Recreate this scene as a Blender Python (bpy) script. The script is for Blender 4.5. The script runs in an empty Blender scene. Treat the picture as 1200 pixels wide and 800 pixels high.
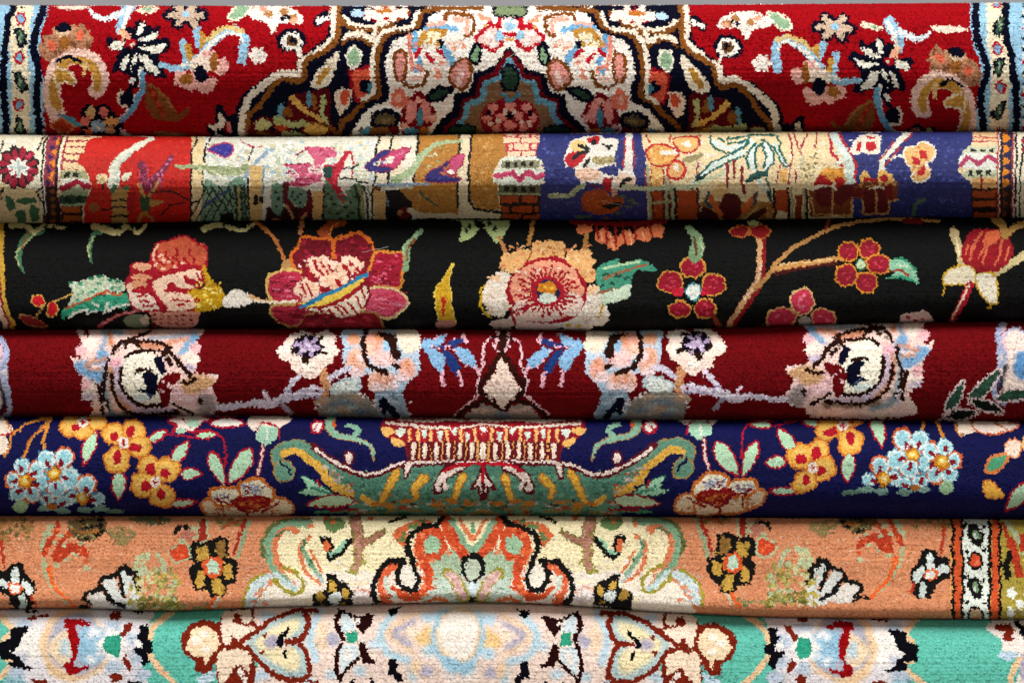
import bpy, math
import numpy as np
from mathutils import Vector

# ------------------------------------------------------------------ camera, world, lamps, exposure
sc = bpy.context.scene
CAMD = 3.2                       # metres from the lens to the reference plane y = 0; 1 photo pixel = 1 mm there
cam_d = bpy.data.cameras.new('camera')
cam_d.sensor_width = 36.0
cam_d.lens = 36.0 * CAMD / 1.2
cam_d.clip_end = 50
cam = bpy.data.objects.new('camera', cam_d)
cam.location = (0, -CAMD, 0.40)
cam.rotation_euler = (math.radians(90), 0, 0)
sc.collection.objects.link(cam)
sc.camera = cam

w = bpy.data.worlds.new('World')
sc.world = w
w.use_nodes = True
w.node_tree.nodes['Background'].inputs[0].default_value = (1.0, 0.96, 0.91, 1)
w.node_tree.nodes['Background'].inputs[1].default_value = 0.26


def area_lamp(name, loc, target, sx, sy, power, col):
    d = bpy.data.lights.new(name, 'AREA')
    d.shape = 'RECTANGLE'
    d.size, d.size_y, d.energy, d.color = sx, sy, power, col
    o = bpy.data.objects.new(name, d)
    o.location = loc
    o.rotation_euler = (Vector(target) - Vector(loc)).to_track_quat('-Z', 'Y').to_euler()
    sc.collection.objects.link(o)
    return o


area_lamp('softbox_lamp', (0.2, -2.7, 4.9), (0, 0, 0.4), 3.8, 2.8, 450, (1.0, 0.985, 0.965))
area_lamp('front_fill', (0.4, -3.6, 0.9), (0, 0, 0.3), 1.6, 1.2, 15, (1.0, 0.88, 0.72))  # added fill from the front, tinted warm in place of bounced light

vs = sc.view_settings
vs.view_transform = 'Standard'
vs.look = 'None'
vs.exposure = 0.0
vs.gamma = 1.0

rng = np.random.default_rng(7)


# ------------------------------------------------------------------ materials
def node_mat(name):
    m = bpy.data.materials.new(name)
    m.use_nodes = True
    return m, m.node_tree.nodes, m.node_tree.links


def pile_material(name, rough, sheen, spec, sheen_rough=0.4, bump=0.5, bsize=900, nap=0.12, fuzz=0.35, pale=0.012):
    """wool or silk pile: the colour of every knot comes from the mesh, the fibres from fine noise"""
    m, n, l = node_mat(name)
    b = n['Principled BSDF']
    at = n.new('ShaderNodeAttribute'); at.attribute_name = 'knot'
    tc = n.new('ShaderNodeTexCoord')
    no = n.new('ShaderNodeTexNoise')
    no.inputs['Scale'].default_value = bsize
    no.inputs['Detail'].default_value = 2
    l.new(tc.outputs['Object'], no.inputs['Vector'])
    mr = n.new('ShaderNodeMapRange')
    mr.inputs[1].default_value = 0.265; mr.inputs[2].default_value = 0.75
    mr.inputs[3].default_value = 1 - fuzz; mr.inputs[4].default_value = 1 + fuzz * 0.5
    l.new(no.outputs[0], mr.inputs[0])
    big = n.new('ShaderNodeTexNoise')
    big.inputs['Scale'].default_value = 14
    big.inputs['Detail'].default_value = 4
    mp = n.new('ShaderNodeMapping'); mp.inputs['Scale'].default_value = (0.6, 1, 3)
    l.new(tc.outputs['Object'], mp.inputs[0]); l.new(mp.outputs[0], big.inputs['Vector'])
    mr2 = n.new('ShaderNodeMapRange')
    mr2.inputs[1].default_value = 0.3; mr2.inputs[2].default_value = 0.7
    mr2.inputs[3].default_value = 1 - nap; mr2.inputs[4].default_value = 1 + nap
    l.new(big.outputs[0], mr2.inputs[0])
    mu = n.new('ShaderNodeMath'); mu.operation = 'MULTIPLY'
    l.new(mr.outputs[0], mu.inputs[0]); l.new(mr2.outputs[0], mu.inputs[1])
    vm = n.new('ShaderNodeVectorMath'); vm.operation = 'SCALE'
    l.new(at.outputs['Color'], vm.inputs[0]); l.new(mu.outputs[0], vm.inputs['Scale'])
    l.new(vm.outputs[0], b.inputs['Base Color'])
    b.inputs['Roughness'].default_value = rough
    b.inputs['Specular IOR Level'].default_value = spec
    b.inputs['Sheen Weight'].default_value = sheen
    tm = n.new('ShaderNodeVectorMath'); tm.operation = 'SCALE'; tm.inputs['Scale'].default_value = 1.7
    ta = n.new('ShaderNodeVectorMath'); ta.operation = 'ADD'; ta.inputs[1].default_value = (pale, pale, pale)
    l.new(at.outputs['Color'], tm.inputs[0]); l.new(tm.outputs[0], ta.inputs[0]); l.new(ta.outputs[0], b.inputs['Sheen Tint'])
    b.inputs['Sheen Roughness'].default_value = sheen_rough
    bp = n.new('ShaderNodeBump')
    bp.inputs['Strength'].default_value = bump
    bp.inputs['Distance'].default_value = 0.001
    l.new(no.outputs[0], bp.inputs['Height']); l.new(bp.outputs[0], b.inputs['Normal'])
    return m


def plain_material(name, col, rough, scale=30, amount=0.1, bump=0.0):
    m, n, l = node_mat(name)
    b = n['Principled BSDF']
    tc = n.new('ShaderNodeTexCoord')
    no = n.new('ShaderNodeTexNoise'); no.inputs['Scale'].default_value = scale; no.inputs['Detail'].default_value = 5
    l.new(tc.outputs['Object'], no.inputs['Vector'])
    cr = n.new('ShaderNodeValToRGB')
    cr.color_ramp.elements[0].color = tuple(c * (1 - amount) for c in col) + (1,)
    cr.color_ramp.elements[1].color = tuple(min(1, c * (1 + amount)) for c in col) + (1,)
    cr.color_ramp.elements[0].position = 0.3; cr.color_ramp.elements[1].position = 0.7
    l.new(no.outputs[0], cr.inputs[0]); l.new(cr.outputs[0], b.inputs['Base Color'])
    b.inputs['Roughness'].default_value = rough
    if bump:
        bp = n.new('ShaderNodeBump'); bp.inputs['Strength'].default_value = bump
        bp.inputs['Distance'].default_value = 0.002
        l.new(no.outputs[0], bp.inputs['Height']); l.new(bp.outputs[0], b.inputs['Normal'])
    return m


M_WALL = plain_material('grey_wall', (0.27, 0.27, 0.285), 0.9, 8, 0.04)
M_TABLE = plain_material('grey_table', (0.30, 0.29, 0.28), 0.7, 20, 0.1)
M_THREAD = plain_material('cotton_thread', (0.62, 0.55, 0.47), 0.9, 300, 0.1)
M_BACK = plain_material('cotton_backing', (0.45, 0.38, 0.30), 0.95, 400, 0.25, 0.5)


# ------------------------------------------------------------------ the setting
def box_mesh(name, x0, x1, y0, y1, z0, z1, mat):
    v = [(x, y, z) for z in (z0, z1) for y in (y0, y1) for x in (x0, x1)]
    f = [(0, 2, 3, 1), (4, 5, 7, 6), (0, 1, 5, 4), (2, 6, 7, 3), (0, 4, 6, 2), (1, 3, 7, 5)]
    me = bpy.data.meshes.new(name); me.from_pydata(v, [], f); me.materials.append(mat)
    o = bpy.data.objects.new(name, me); sc.collection.objects.link(o)
    return o


# ------------------------------------------------------------------ drawing the knotted pattern
C = {}


def srgb(h):
    c = np.array([int(h[i:i + 2], 16) for i in (0, 2, 4)]) / 255.0
    return np.where(c <= 0.04045, c / 12.92, ((c + 0.055) / 1.055) ** 2.4).astype(np.float32)


def col(c):
    if c not in C:
        C[c] = srgb(PAL.get(c, c))
    return C[c]


PAL = dict(
    red='a81322', navy='14162f', cream='f3e3d3', white='f1ebe2', sky='a6cbe0', teal='5f9bb0', gold='cc9f52', brown='8d5c2a',
    pink='ecb9b0', salmon='df8068', tan='b9916e', sage='9fbb9c', dgreen='3b5443', dred='7c1222', rust='a3452a', black='0d1014',
    crim='b5182c', orange='d8662c', maroon='4a1620', lav='c2bfcc', peach='f4dcbc', olive='857a3e', grey='a9aaa6')

SS = 2                         # canvas samples per photo pixel
X0, X1 = -90, 1290            # photo pixels covered by a canvas, left and right of the frame too


class Rug:
    pass


R = None


def rug_canvas(y0, y1, field):
    global R
    R = Rug()
    R.y0, R.y1 = y0, y1
    R.W, R.H = (X1 - X0) * SS, (y1 - y0) * SS
    R.img = np.empty((R.H, R.W, 3), np.float32); R.img[:] = col(field)
    R.pid = np.zeros((R.H, R.W), np.int16)
    R.parts = ['field']
    R.cur = R.curm = 0
    R.mir = None
    tile(0, 0)
    return R


def tile(ox, oy, s=4.0):
    R.t = (ox, oy, s)


def mirror(c=None, dy=None):
    R.mir = None if c is None else (c, dy or (lambda x: 0 * x))


def part(name, shared=False):
    """what is drawn from here on belongs to a new piece of the pattern (and its mirror twin to another)"""
    R.parts.append(name); R.cur = R.curm = len(R.parts) - 1
    if R.mir and not shared:
        R.parts.append(name); R.curm = len(R.parts) - 1


def field():
    R.cur = R.curm = 0


def topx(p):
    a = np.array(p, float).reshape(-1, 2)
    ox, oy, s = R.t
    return a / s + (ox, oy)


def smooth(p, closed, k=5):
    n = len(p)
    if n < 3:
        return p
    if closed:
        q = np.vstack([p[-1:], p, p[:2]])
        m = n
    else:
        q = np.vstack([2 * p[:1] - p[1:2], p, 2 * p[-1:] - p[-2:-1]])
        m = n - 1
    t = np.linspace(0, 1, k, endpoint=False)[:, None]
    out = []
    for i in range(m):
        a, b, c, d = q[i], q[i + 1], q[i + 2], q[i + 3]
        out.append(0.5 * (2 * b + (c - a) * t + (2 * a - 5 * b + 4 * c - d) * t ** 2 + (3 * b - a - 3 * c + d) * t ** 3))
    if not closed:
        out.append(p[-1:])
    return np.vstack(out)


def both(fn, p, *a):
    fn(p, *a, R.cur)
    if R.mir:
        c, dy = R.mir
        q = p.copy(); q[:, 0] = 2 * c - p[:, 0]; q[:, 1] = p[:, 1] + dy(q[:, 0])
        fn(q, *a, R.curm)


def _fill(p, c, pid):
    p = (p - (X0, R.y0)) * SS
    xa, ya = np.floor(p.min(0)).astype(int); xb, yb = np.ceil(p.max(0)).astype(int) + 1
    xa, ya = max(xa, 0), max(ya, 0); xb, yb = min(xb, R.W), min(yb, R.H)
    if xa >= xb or ya >= yb:
        return
    xs = np.arange(xa, xb) + 0.5; ys = np.arange(ya, yb) + 0.5
    ins = np.zeros((yb - ya, xb - xa), bool)
    q = np.roll(p, -1, 0)
    for (x1, y1), (x2, y2) in zip(p, q):
        if y1 == y2:
            continue
        rows = np.where((ys > min(y1, y2)) & (ys <= max(y1, y2)))[0]
        if len(rows) == 0:
            continue
        xi = x1 + (ys[rows] - y1) * (x2 - x1) / (y2 - y1)
        ins[rows] ^= xs[None, :] < xi[:, None]
    R.img[ya:yb, xa:xb][ins] = col(c)
    R.pid[ya:yb, xa:xb][ins] = pid


def _stroke(p, c, r0, r1, pid):
    p = (p - (X0, R.y0)) * SS
    r0, r1 = r0 * SS, r1 * SS
    n = len(p) - 1
    for i in range(n):
        ra = r0 + (r1 - r0) * i / n; rb = r0 + (r1 - r0) * (i + 1) / n
        rm = max(ra, rb)
        a, b = p[i], p[i + 1]
        xa = max(int(min(a[0], b[0]) - rm), 0); xb = min(int(max(a[0], b[0]) + rm) + 2, R.W)
        ya = max(int(min(a[1], b[1]) - rm), 0); yb = min(int(max(a[1], b[1]) + rm) + 2, R.H)
        if xa >= xb or ya >= yb:
            continue
        X, Y = np.meshgrid(np.arange(xa, xb) + 0.5, np.arange(ya, yb) + 0.5)
        d = b - a
        t = np.clip(((X - a[0]) * d[0] + (Y - a[1]) * d[1]) / max(d @ d, 1e-9), 0, 1)
        ins = (X - a[0] - t * d[0]) ** 2 + (Y - a[1] - t * d[1]) ** 2 < (ra + (rb - ra) * t) ** 2
        R.img[ya:yb, xa:xb][ins] = col(c)
        R.pid[ya:yb, xa:xb][ins] = pid


def A(c, p, edge=None, ew=8, sm=True):          # filled shape, smooth outline
    q = topx(p)
    if sm:
        q = smooth(q, True)
    both(_fill, q, c)
    if edge:
        r = ew / R.t[2] / 2
        both(_stroke, np.vstack([q, q[:1]]), edge, r, r)


def Q(c, p, edge=None, ew=8):                   # filled shape, straight edges
    A(c, p, edge, ew, False)


def B(c, x0, y0, x1, y1, edge=None, ew=8):      # a block
    A(c, [x0, y0, x1, y0, x1, y1, x0, y1], edge, ew, False)


def L(c, wd, p, w2=None):                       # a line, may taper
    q = smooth(topx(p), False)
    if len(q) == 2:
        q = np.vstack([q[0], q.mean(0), q[1]])
    s = R.t[2]
    both(_stroke, q, c, wd / s / 2, (wd if w2 is None else w2) / s / 2)


def Z(c, wd, p):                                # a line with sharp corners
    s = R.t[2]
    both(_stroke, topx(p), c, wd / s / 2, wd / s / 2)


def E(c, x, y, rx, ry, edge=None, ew=8, rot=0, wob=0.08):   # a round spot, a little uneven
    t = np.linspace(0, 2 * np.pi, 18, endpoint=False)
    k = 1 + rng.uniform(-wob, wob, 18)
    px, py = rx * np.cos(t) * k, ry * np.sin(t) * k
    ca, sa = math.cos(math.radians(rot)), math.sin(math.radians(rot))
    p = np.stack([x + px * ca - py * sa, y + px * sa + py * ca], 1)
    if edge:
        both(_fill, topx(np.stack([x + (p[:, 0] - x) * (1 + ew / max(rx, 1)), y + (p[:, 1] - y) * (1 + ew / max(ry, 1))], 1)), edge)
    both(_fill, topx(p), c)


def D(c, pts, rx, ry=None):                     # the same spot several times
    for i in range(0, len(pts), 2):
        E(c, pts[i], pts[i + 1], rx, ry or rx, wob=0.2)


def SPK(cs, x0, y0, x1, y1, n, rx, ry):        # a scatter of small mixed tufts over a patch
    for k in range(n):
        E(cs[k % len(cs)], rng.uniform(x0, x1), rng.uniform(y0, y1), rx * rng.uniform(.5, 1.3), ry * rng.uniform(.5, 1.3), wob=.3)


def soften(r):                                  # long pile: colours laid so far run into each other
    m = (R.pid > 0).astype(np.float32)[..., None]
    b = box_blur(R.img * m, r) / np.maximum(box_blur(m, r), 1e-3)
    R.img = np.where(m > 0, b, R.img).astype(np.float32)


def LEAF(c, x0, y0, x1, y1, wd, edge=None, ew=10, mid=None, bend=0.0):
    d = np.array([x1 - x0, y1 - y0], float); ln = np.hypot(*d); u = d / ln; nrm = np.array([-u[1], u[0]])
    t = np.linspace(0, 1, 9)
    wv = np.sin(np.pi * t ** 0.8) ** 0.8 * wd / 2
    ctr = np.array([x0, y0]) + np.outer(t, d) + np.outer(np.sin(np.pi * t) * bend, nrm)
    p = np.vstack([ctr + wv[:, None] * nrm, (ctr - wv[:, None] * nrm)[::-1][1:-1]])
    A(c, p, edge, ew)
    if mid:
        L(mid, ew * 0.8, ctr[1:-1])


def PETALS(c, x, y, n, r0, r1, wd, rot=0, edge=None, ew=10, sy=1.0):
    for pas in (0, 1):
        if pas == 0 and not edge:
            continue
        for k in range(n):
            a = math.radians(rot + 360 * k / n)
            rr = r1 * (1 + rng.uniform(-.07, .07))
            L(edge if pas == 0 else c, wd + (2 * ew if pas == 0 else 0),
              [x + math.cos(a) * r0, y + math.sin(a) * r0 * sy, x + math.cos(a) * (r0 + rr) / 2, y + math.sin(a) * (r0 + rr) / 2 * sy,
               x + math.cos(a) * (rr - wd / 2), y + math.sin(a) * (rr - wd / 2) * sy])


# ---- carpet with a cream and navy medallion on red (drawn as its left half, the right half mirrors it)
def pattern_red_medallion():
    rug = rug_canvas(-60, 230, 'red')
    mirror(597.5, lambda x: 20 * ((x - 597) / 440.0) ** 2)
    tile(0, 0)
    part('border')
    A('sky', [-560, -240, 232, -240, 230, 25, 215, 90, 190, 160, 185, 250, 198, 320, 203, 400, 208, 480, 208, 640, 208, 900, -560, 900], sm=False)
    L('navy', 34, [205, -240, 205, 30, 190, 80, 170, 140, 155, 200, 165, 260, 180, 310, 178, 380, 170, 440, 180, 520, 185, 640, 185, 900])
    L('f3e6cc', 88, [115, -240, 112, 30, 97, 120, 88, 240, 96, 340, 97, 450, 97, 640, 97, 900])
    L('navy', 34, [65, -240, 65, 25, 42, 90, 32, 170, 20, 260, 14, 340, 17, 450, 27, 560, 27, 640, 27, 900])
    B('e9e2d4', -560, -240, -16, 900)
    for y in range(-200, 900, 26):
        for k in range(0, 12):
            x = -40 - k * 42 + (18 if (y // 26) % 2 else 0)
            E(('navy', 'dgreen', 'crim')[(k + y // 26) % 3], x, y, 13, 10, wob=.3)
    for y in (-120, 90, 270, 490, 700):
        E('8fb4cf', 108 - max(0, min(y, 300)) * 0.07, y, 15, 20, 'c2253a', 11)
    for y in (-15, 175, 385, 595, 790):
        E('4f6a55', 96, y, 15, 40, 'navy', 14, rot=-14, wob=.3)
        E('9fb096', 94, y, 6, 22)
    part('flower')
    D('b3866a', [235, 230, 300, 190, 380, 190], 52, 68)
    D('c79a7a', [225, 220, 270, 150, 340, 150, 395, 170, 330, 235], 26)
    D('8a6048', [215, 250, 262, 245, 335, 205, 350, 215, 410, 210, 285, 245, 395, 150], 9, 12); D('df7a5e', [240, 215, 375, 165], 19, 24)
    E('a4703c', 300, 198, 28, 32); E('e4c9ac', 292, 158, 32, 16); E('navy', 296, 132, 40, 24)
    part('scroll')
    L('f0cfc2', 80, [268, 540, 243, 450, 248, 380, 272, 315, 330, 275, 400, 272, 450, 310, 472, 370, 455, 425])
    L('gold', 40, [268, 500, 250, 440, 256, 380, 285, 320, 335, 290, 400, 290, 440, 325, 460, 375, 452, 410])
    A('gold', [255, 330, 300, 330, 352, 372, 340, 395, 290, 390, 262, 410], 'f0dcc0', 12)
    L('e8c890', 30, [400, 300, 395, 350], 16)
    L('navy', 18, [268, 290, 318, 268, 372, 292])
    L('teal', 22, [280, 535, 330, 570, 380, 590])
    part('flower')
    A('b04a2c', [230, 590, 285, 553, 352, 595, 300, 640], 'c9906a', 10, False)
    part('flower')
    tile(0, 0, 4.85)
    Q('navy', [440, 790, 470, 690, 450, 640, 485, 590, 540, 610, 560, 588, 612, 590, 640, 640, 705, 690, 690, 790])
    E('d8c090', 515, 640, 28, 36); E('d88a80', 590, 640, 28, 30); E('e0c080', 632, 690, 42, 24); E('d88a80', 488, 690, 30, 28); E('9fc4d6', 560, 722, 40, 38); E('c8b890', 625, 742, 30, 24); E('d87a5a', 500, 748, 28, 16); E('f4ecdc', 562, 728, 14, 12)
    L('teal', 30, [400, 670, 440, 710]); L('cfd3d8', 26, [690, 750, 740, 780]); tile(0, 0)
    part('stem')
    L('sky', 56, [612, 20, 590, 60, 568, 110, 562, 145], 40)
    L('white', 22, [620, 25, 600, 60, 582, 110, 575, 140])
    L('dfe6ea', 28, [570, 60, 490, 88, 445, 78, 420, 52], 16)
    L('efc6a4', 40, [575, 150, 590, 185])
    part('flower')
    tile(0, 0, 4.85)
    Q('navy', [600, 240, 612, 205, 640, 218, 700, 240, 712, 150, 760, 160, 770, 125, 800, 115, 840, 150, 880, 170, 885, 145, 912, 145, 910, 180, 880, 220, 965, 215, 970, 270, 930, 305, 900, 320, 900, 360, 925, 390, 945, 440, 890, 445, 830, 410, 800, 440, 770, 470, 740, 490, 735, 430, 690, 410, 640, 412, 638, 385, 660, 340, 690, 292, 620, 285])
    for p in ([612, 268, 660, 236, 712, 244, 700, 280, 640, 290], [770, 208, 785, 145, 818, 126, 815, 170, 798, 212], [790, 228, 850, 192, 905, 178, 880, 216, 820, 242], [788, 266, 880, 262, 945, 252, 920, 292, 860, 302], [788, 308, 840, 318, 872, 370, 915, 418, 870, 424, 820, 382], [748, 335, 782, 298, 782, 380, 770, 425, 742, 412], [686, 395, 700, 330, 738, 298, 726, 350, 710, 405]): Q('f1ecdf', p)
    Q('f0b89c', [698, 168, 730, 190, 745, 225, 708, 228]); tile(0, 0)
    E('crim', 612, 206, 26, 22); E('f0dcc8', 622, 210, 10, 10)
    part('stem')
    L('navy', 56, [645, 320, 628, 380, 605, 420], 24)
    L('white', 24, [655, 330, 665, 380, 655, 430, 620, 500, 570, 560])
    L('7fb2cc', 30, [668, 350, 668, 400, 648, 460, 612, 525, 562, 572], 22)
    E('navy', 590, 465, 38, 40); L('ecd9c4', 14, [570, 425, 552, 455, 566, 492, 600, 500])
    E('white', 618, 378, 14, 16)
    part('leaf')
    A('8c5c34', [688, 388, 740, 418, 800, 480, 832, 532, 888, 500, 852, 560, 785, 572, 712, 542, 680, 480])
    L('a8784c', 12, [700, 400, 760, 440, 815, 520]); L('9a3320', 30, [705, 420, 730, 470, 760, 530], 14)
    D('bd5634', [715, 440, 740, 490, 760, 540], 9, 12)
    part('scroll')
    L('sky', 34, [860, 198, 868, 250, 880, 295]); L('sky', 36, [922, 145, 932, 200, 960, 235])
    L('gold', 28, [884, 225, 895, 290]); L('gold', 30, [948, 168, 955, 225])
    L('sky', 30, [755, 305, 830, 322, 900, 303, 950, 250, 1000, 190, 1060, 150, 1112, 142, 1145, 190, 1135, 285], 46)
    L('e2c98e', 22, [970, 190, 1020, 148, 1090, 130, 1135, 150])
    L('f0efe6', 20, [850, 310, 905, 296, 955, 246, 1005, 195, 1062, 160, 1110, 158, 1135, 200], 12)
    part('flower')
    D('f0bdb4', [1035, 310, 980, 275, 850, 370, 900, 390, 965, 400], 40, 40)
    E('f0bdb4', 990, 385, 26, 26); E('f4dfd0', 960, 300, 66, 34)
    E('a8713c', 1005, 292, 20, 46); E('b07a40', 872, 372, 30, 28); E('f4e4d0', 915, 320, 30, 20)
    E('navy', 940, 352, 32, 42)
    part('flower')
    PETALS('cfb8a4', 870, 72, 6, 14, 92, 30, 0, 'navy', 14, 0.62)
    E('sky', 868, 66, 18, 14)
    part('leaf')
    A('efe0cc', [632, 55, 690, 34, 748, 40, 700, 66]); E('sage', 690, 48, 24, 9)
    LEAF('sage', 1068, 92, 1185, 22, 56, 'f0e6d4', 10)
    part('leaf')
    A('f3dfd0', [240, 20, 330, 8, 420, 30, 360, 48, 280, 40])
    part('flower')
    tile(190, 0, 4.85)
    Q('navy', [240, 720, 300, 690, 300, 600, 335, 600, 375, 650, 410, 640, 430, 720, 420, 800, 290, 800])
    Q('efe0d0', [255, 715, 315, 700, 325, 638, 362, 668, 348, 722, 300, 742]); Q('7c1222', [342, 722, 385, 688, 402, 740, 372, 775]); L('d8847c', 24, [375, 700, 392, 745]); L('efe0d0', 18, [300, 760, 340, 780]); tile(0, 0)
    part('flower')
    E('9a744c', 790, 640, 82, 26); E('b58a5c', 790, 640, 50, 12)
    part('blossom')
    tile(300, 0)
    PETALS('f4e8e0', 10, 262, 6, 0, 44, 30)
    part('blossom')
    A('f4e9e0', [20, 30, 90, 20, 200, 60, 210, 110, 150, 105, 110, 110, 80, 160, 50, 110, -10, 90, -50, 60])
    D('b98a5a', [130, 60, 60, 70, 170, 85], 22, 18); D('e9b096', [180, 95, 30, 45], 18, 14); D('navy', [125, 88, 150, 78], 12, 10)
    part('blossom')
    E('navy', 165, 195, 72, 60); E('white', 168, 196, 52, 46); E('7a5630', 172, 196, 28, 30); E('navy', 176, 190, 14, 18)
    L('efe6da', 22, [195, 225, 205, 262])
    part('bud')
    L('navy', 44, [330, 70, 290, 105]); L('white', 20, [345, 80, 285, 105])
    # the medallion
    part('medallion', True)
    Q('navy', [345, -240, 350, 30, 345, 110, 332, 170, 272, 222, 195, 275, 178, 340, 60, 345, 0, 395, -60, 440, -95, 500, -98, 640, -100, 920, 1190, 920, 1190, -240])
    L('f2e4d4', 34, [372, -240, 368, 40, 365, 110, 365, 175, 320, 222, 265, 262, 212, 288, 200, 348, 120, 348, 50, 388, 8, 420, -42, 470, -62, 560, -66, 700])
    L('96632f', 26, [392, -240, 388, 50, 386, 120, 378, 182, 332, 232, 252, 275, 230, 300, 222, 362, 188, 380, 120, 374, 60, 430, 20, 492, -28, 540, -42, 640, -46, 720])
    part('flower')
    E('navy', 560, 80, 170, 58)
    L('8d5c2a', 20, [395, 95, 440, 128, 530, 142, 590, 132, 640, 112, 720, 52]); L('f0e2d0', 16, [410, 80, 450, 114, 530, 126, 590, 116, 640, 94])
    E('crim', 610, 68, 110, 34); PETALS('f4e6da', 612, 66, 8, 10, 108, 26, 20, sy=0.36); E('c08040', 600, 55, 40, 12)
    E('b6cfdf', 478, 66, 34, 18)
    part('scroll')
    L('8d5c2a', 22, [406, 200, 436, 172, 500, 176, 540, 205, 566, 158, 625, 130]); L('f2e4d2', 22, [414, 182, 444, 158, 505, 160, 538, 186, 556, 144])
    part('leaf')
    LEAF('sage', 465, 218, 455, 325, 66, 'f0ebdc', 12)
    part('leaf')
    A('f0e4d0', [385, 238, 388, 280, 372, 325, 335, 402, 258, 412, 268, 355, 328, 292])
    A('c79a4a', [350, 300, 340, 340, 300, 395, 282, 380, 310, 330])
    part('palmette')
    A('d86a52', [440, 335, 540, 310, 545, 380, 520, 410, 525, 460, 470, 475, 452, 420], 'a01c2c', 12, False)
    E('navy', 515, 402, 30, 32); E('teal', 532, 412, 14, 26)
    A('f0dccb', [370, 440, 442, 418, 440, 490, 392, 535]); A('d8694c', [395, 440, 438, 430, 432, 485, 400, 485])
    part('palmette')
    A('6a1420', [165, 455, 245, 430, 340, 420, 350, 560, 372, 620, 250, 650, 60, 640, -40, 640, 10, 555, 130, 560])
    L('ddb56a', 30, [172, 465, 235, 520, 310, 565], 20); L('b9bd8a', 28, [315, 455, 310, 530, 335, 575], 14)
    L('6f9fae', 26, [245, 440, 250, 485]); L('9a6a34', 22, [268, 450, 275, 500]); L('6f9fae', 22, [120, 490, 115, 545])
    E('95602c', 148, 525, 24, 28); L('b4b482', 32, [95, 565, 165, 585, 235, 580]); E('d9b064', 285, 608, 56, 32)
    E('c9c090', 30, 590, 40, 26); E('b8502f', 118, 600, 28, 16); D('navy', [75, 605, 190, 610], 20, 14)
    E('b4b482', 170, 632, 60, 16); L('8a5a2a', 14, [0, 620, 90, 640]); L('8a5a2a', 12, [240, 570, 350, 600, 375, 640])
    part('medallion_centre', True)
    Q('fbeee4', [800, 30, 800, 60, 742, 138, 640, 188, 608, 240, 598, 330, 622, 420, 600, 480, 540, 500, 480, 570, 440, 640, 360, 920, 1190, 920, 1190, 20])
    L('navy', 28, [870, 40, 806, 66, 772, 128, 660, 168, 620, 212, 602, 260, 592, 330, 612, 420, 600, 466, 530, 490, 470, 562, 425, 640, 360, 900])
    L('8d5c2a', 24, [1060, 40, 860, 42, 780, 62, 752, 124, 640, 150, 594, 190, 572, 260, 566, 350, 576, 438, 520, 470, 450, 542, 395, 602, 340, 900])
    L('f2e6d6', 20, [760, 60, 722, 124, 622, 140, 572, 180, 549, 250, 545, 350, 550, 430, 500, 466])
    part('palmette')
    tile(450, 0, 4.85)
    BW, PK = '8f5824', 'e0a298'
    A(PK, [62, 325, 85, 295, 122, 310, 118, 440, 82, 458, 58, 400], BW, 18); Z(BW, 22, [110, 470, 150, 495, 220, 482, 248, 410]); L('f4d0c4', 30, [150, 450, 200, 440])
    L('e49a86', 26, [145, 205, 150, 310, 165, 392]); L('86b8d8', 32, [175, 195, 180, 290, 208, 350, 185, 402]); D('e49a86', [195, 380, 215, 400, 180, 250], 14, 16)
    L(BW, 22, [348, 108, 362, 80, 450, 85, 508, 102, 500, 182, 455, 205]); L('eab6a6', 28, [395, 112, 472, 118, 470, 182]); L('86b8d8', 32, [240, 165, 300, 150, 405, 168]); L('eab6a6', 22, [250, 140, 340, 130])
    L('c79a4e', 28, [198, 255, 215, 205, 270, 172, 345, 182, 330, 205]); D('f6e4c4', [275, 205, 245, 240, 300, 215], 30, 20); D('c79a4e', [262, 240, 300, 252, 235, 215], 14, 14); Q('navy', [306, 230, 340, 226, 338, 278, 310, 276])
    for p in ([182, 315, 205, 278], [240, 308, 278, 348], [308, 288, 362, 322]): Z('c2253a', 26, p)
    L('86b8d8', 38, [345, 275, 380, 330, 398, 388]); A(PK, [368, 430, 408, 360, 470, 340, 498, 400, 482, 470, 440, 512, 380, 470], BW, 20); D('f6d6cc', [440, 420, 425, 460], 18, 26)
    D('f0a890', [300, 400, 330, 360, 285, 440, 310, 430, 420, 240, 455, 265, 400, 270], 16, 14); D('f7d6c8', [310, 330, 430, 235, 380, 250], 24, 16)
    part('blossom')
    RD = 'c2253a'
    Q('f4d4cc', [522, 212, 560, 182, 585, 160, 620, 150, 662, 165, 680, 205, 662, 262, 620, 290, 580, 270, 530, 242], RD, 22); Q('f4d4cc', [650, 112, 690, 82, 780, 75, 780, 195, 700, 200, 662, 160], RD, 22)
    D('a6cbe0', [658, 205, 725, 142], 26, 30); D('fbeee8', [600, 200, 620, 250, 690, 120, 750, 170], 20, 16); D('dba870', [575, 150, 705, 225, 560, 110], 16, 12); L('f0a890', 20, [540, 90, 600, 120]); D(RD, [525, 210, 600, 135, 640, 140, 600, 285], 14, 10)
    part('leaf')
    Q('navy', [480, 310, 510, 245, 545, 240, 562, 272, 548, 352, 520, 378, 482, 345]); A('8fae8c', [500, 320, 530, 268, 540, 300, 525, 350, 505, 348])
    tile(300, 0)
    part('leaf')
    E('8c9a78', 1160, 52, 44, 22, 'navy', 12)
    part('flower')
    A('8a1426', [678, 560, 700, 480, 762, 428, 822, 480, 852, 545, 805, 605, 770, 640, 690, 630])
    E('eaa49c', 728, 520, 24, 54, rot=8); E('eaa49c', 797, 520, 24, 54, rot=-8); E('5f9bb0', 768, 548, 17, 44); D('f0b8a8', [700, 590, 765, 470, 830, 555], 18)
    E('5f9bb0', 730, 615, 36, 20); E('c08848', 790, 615, 26, 20)
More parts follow.
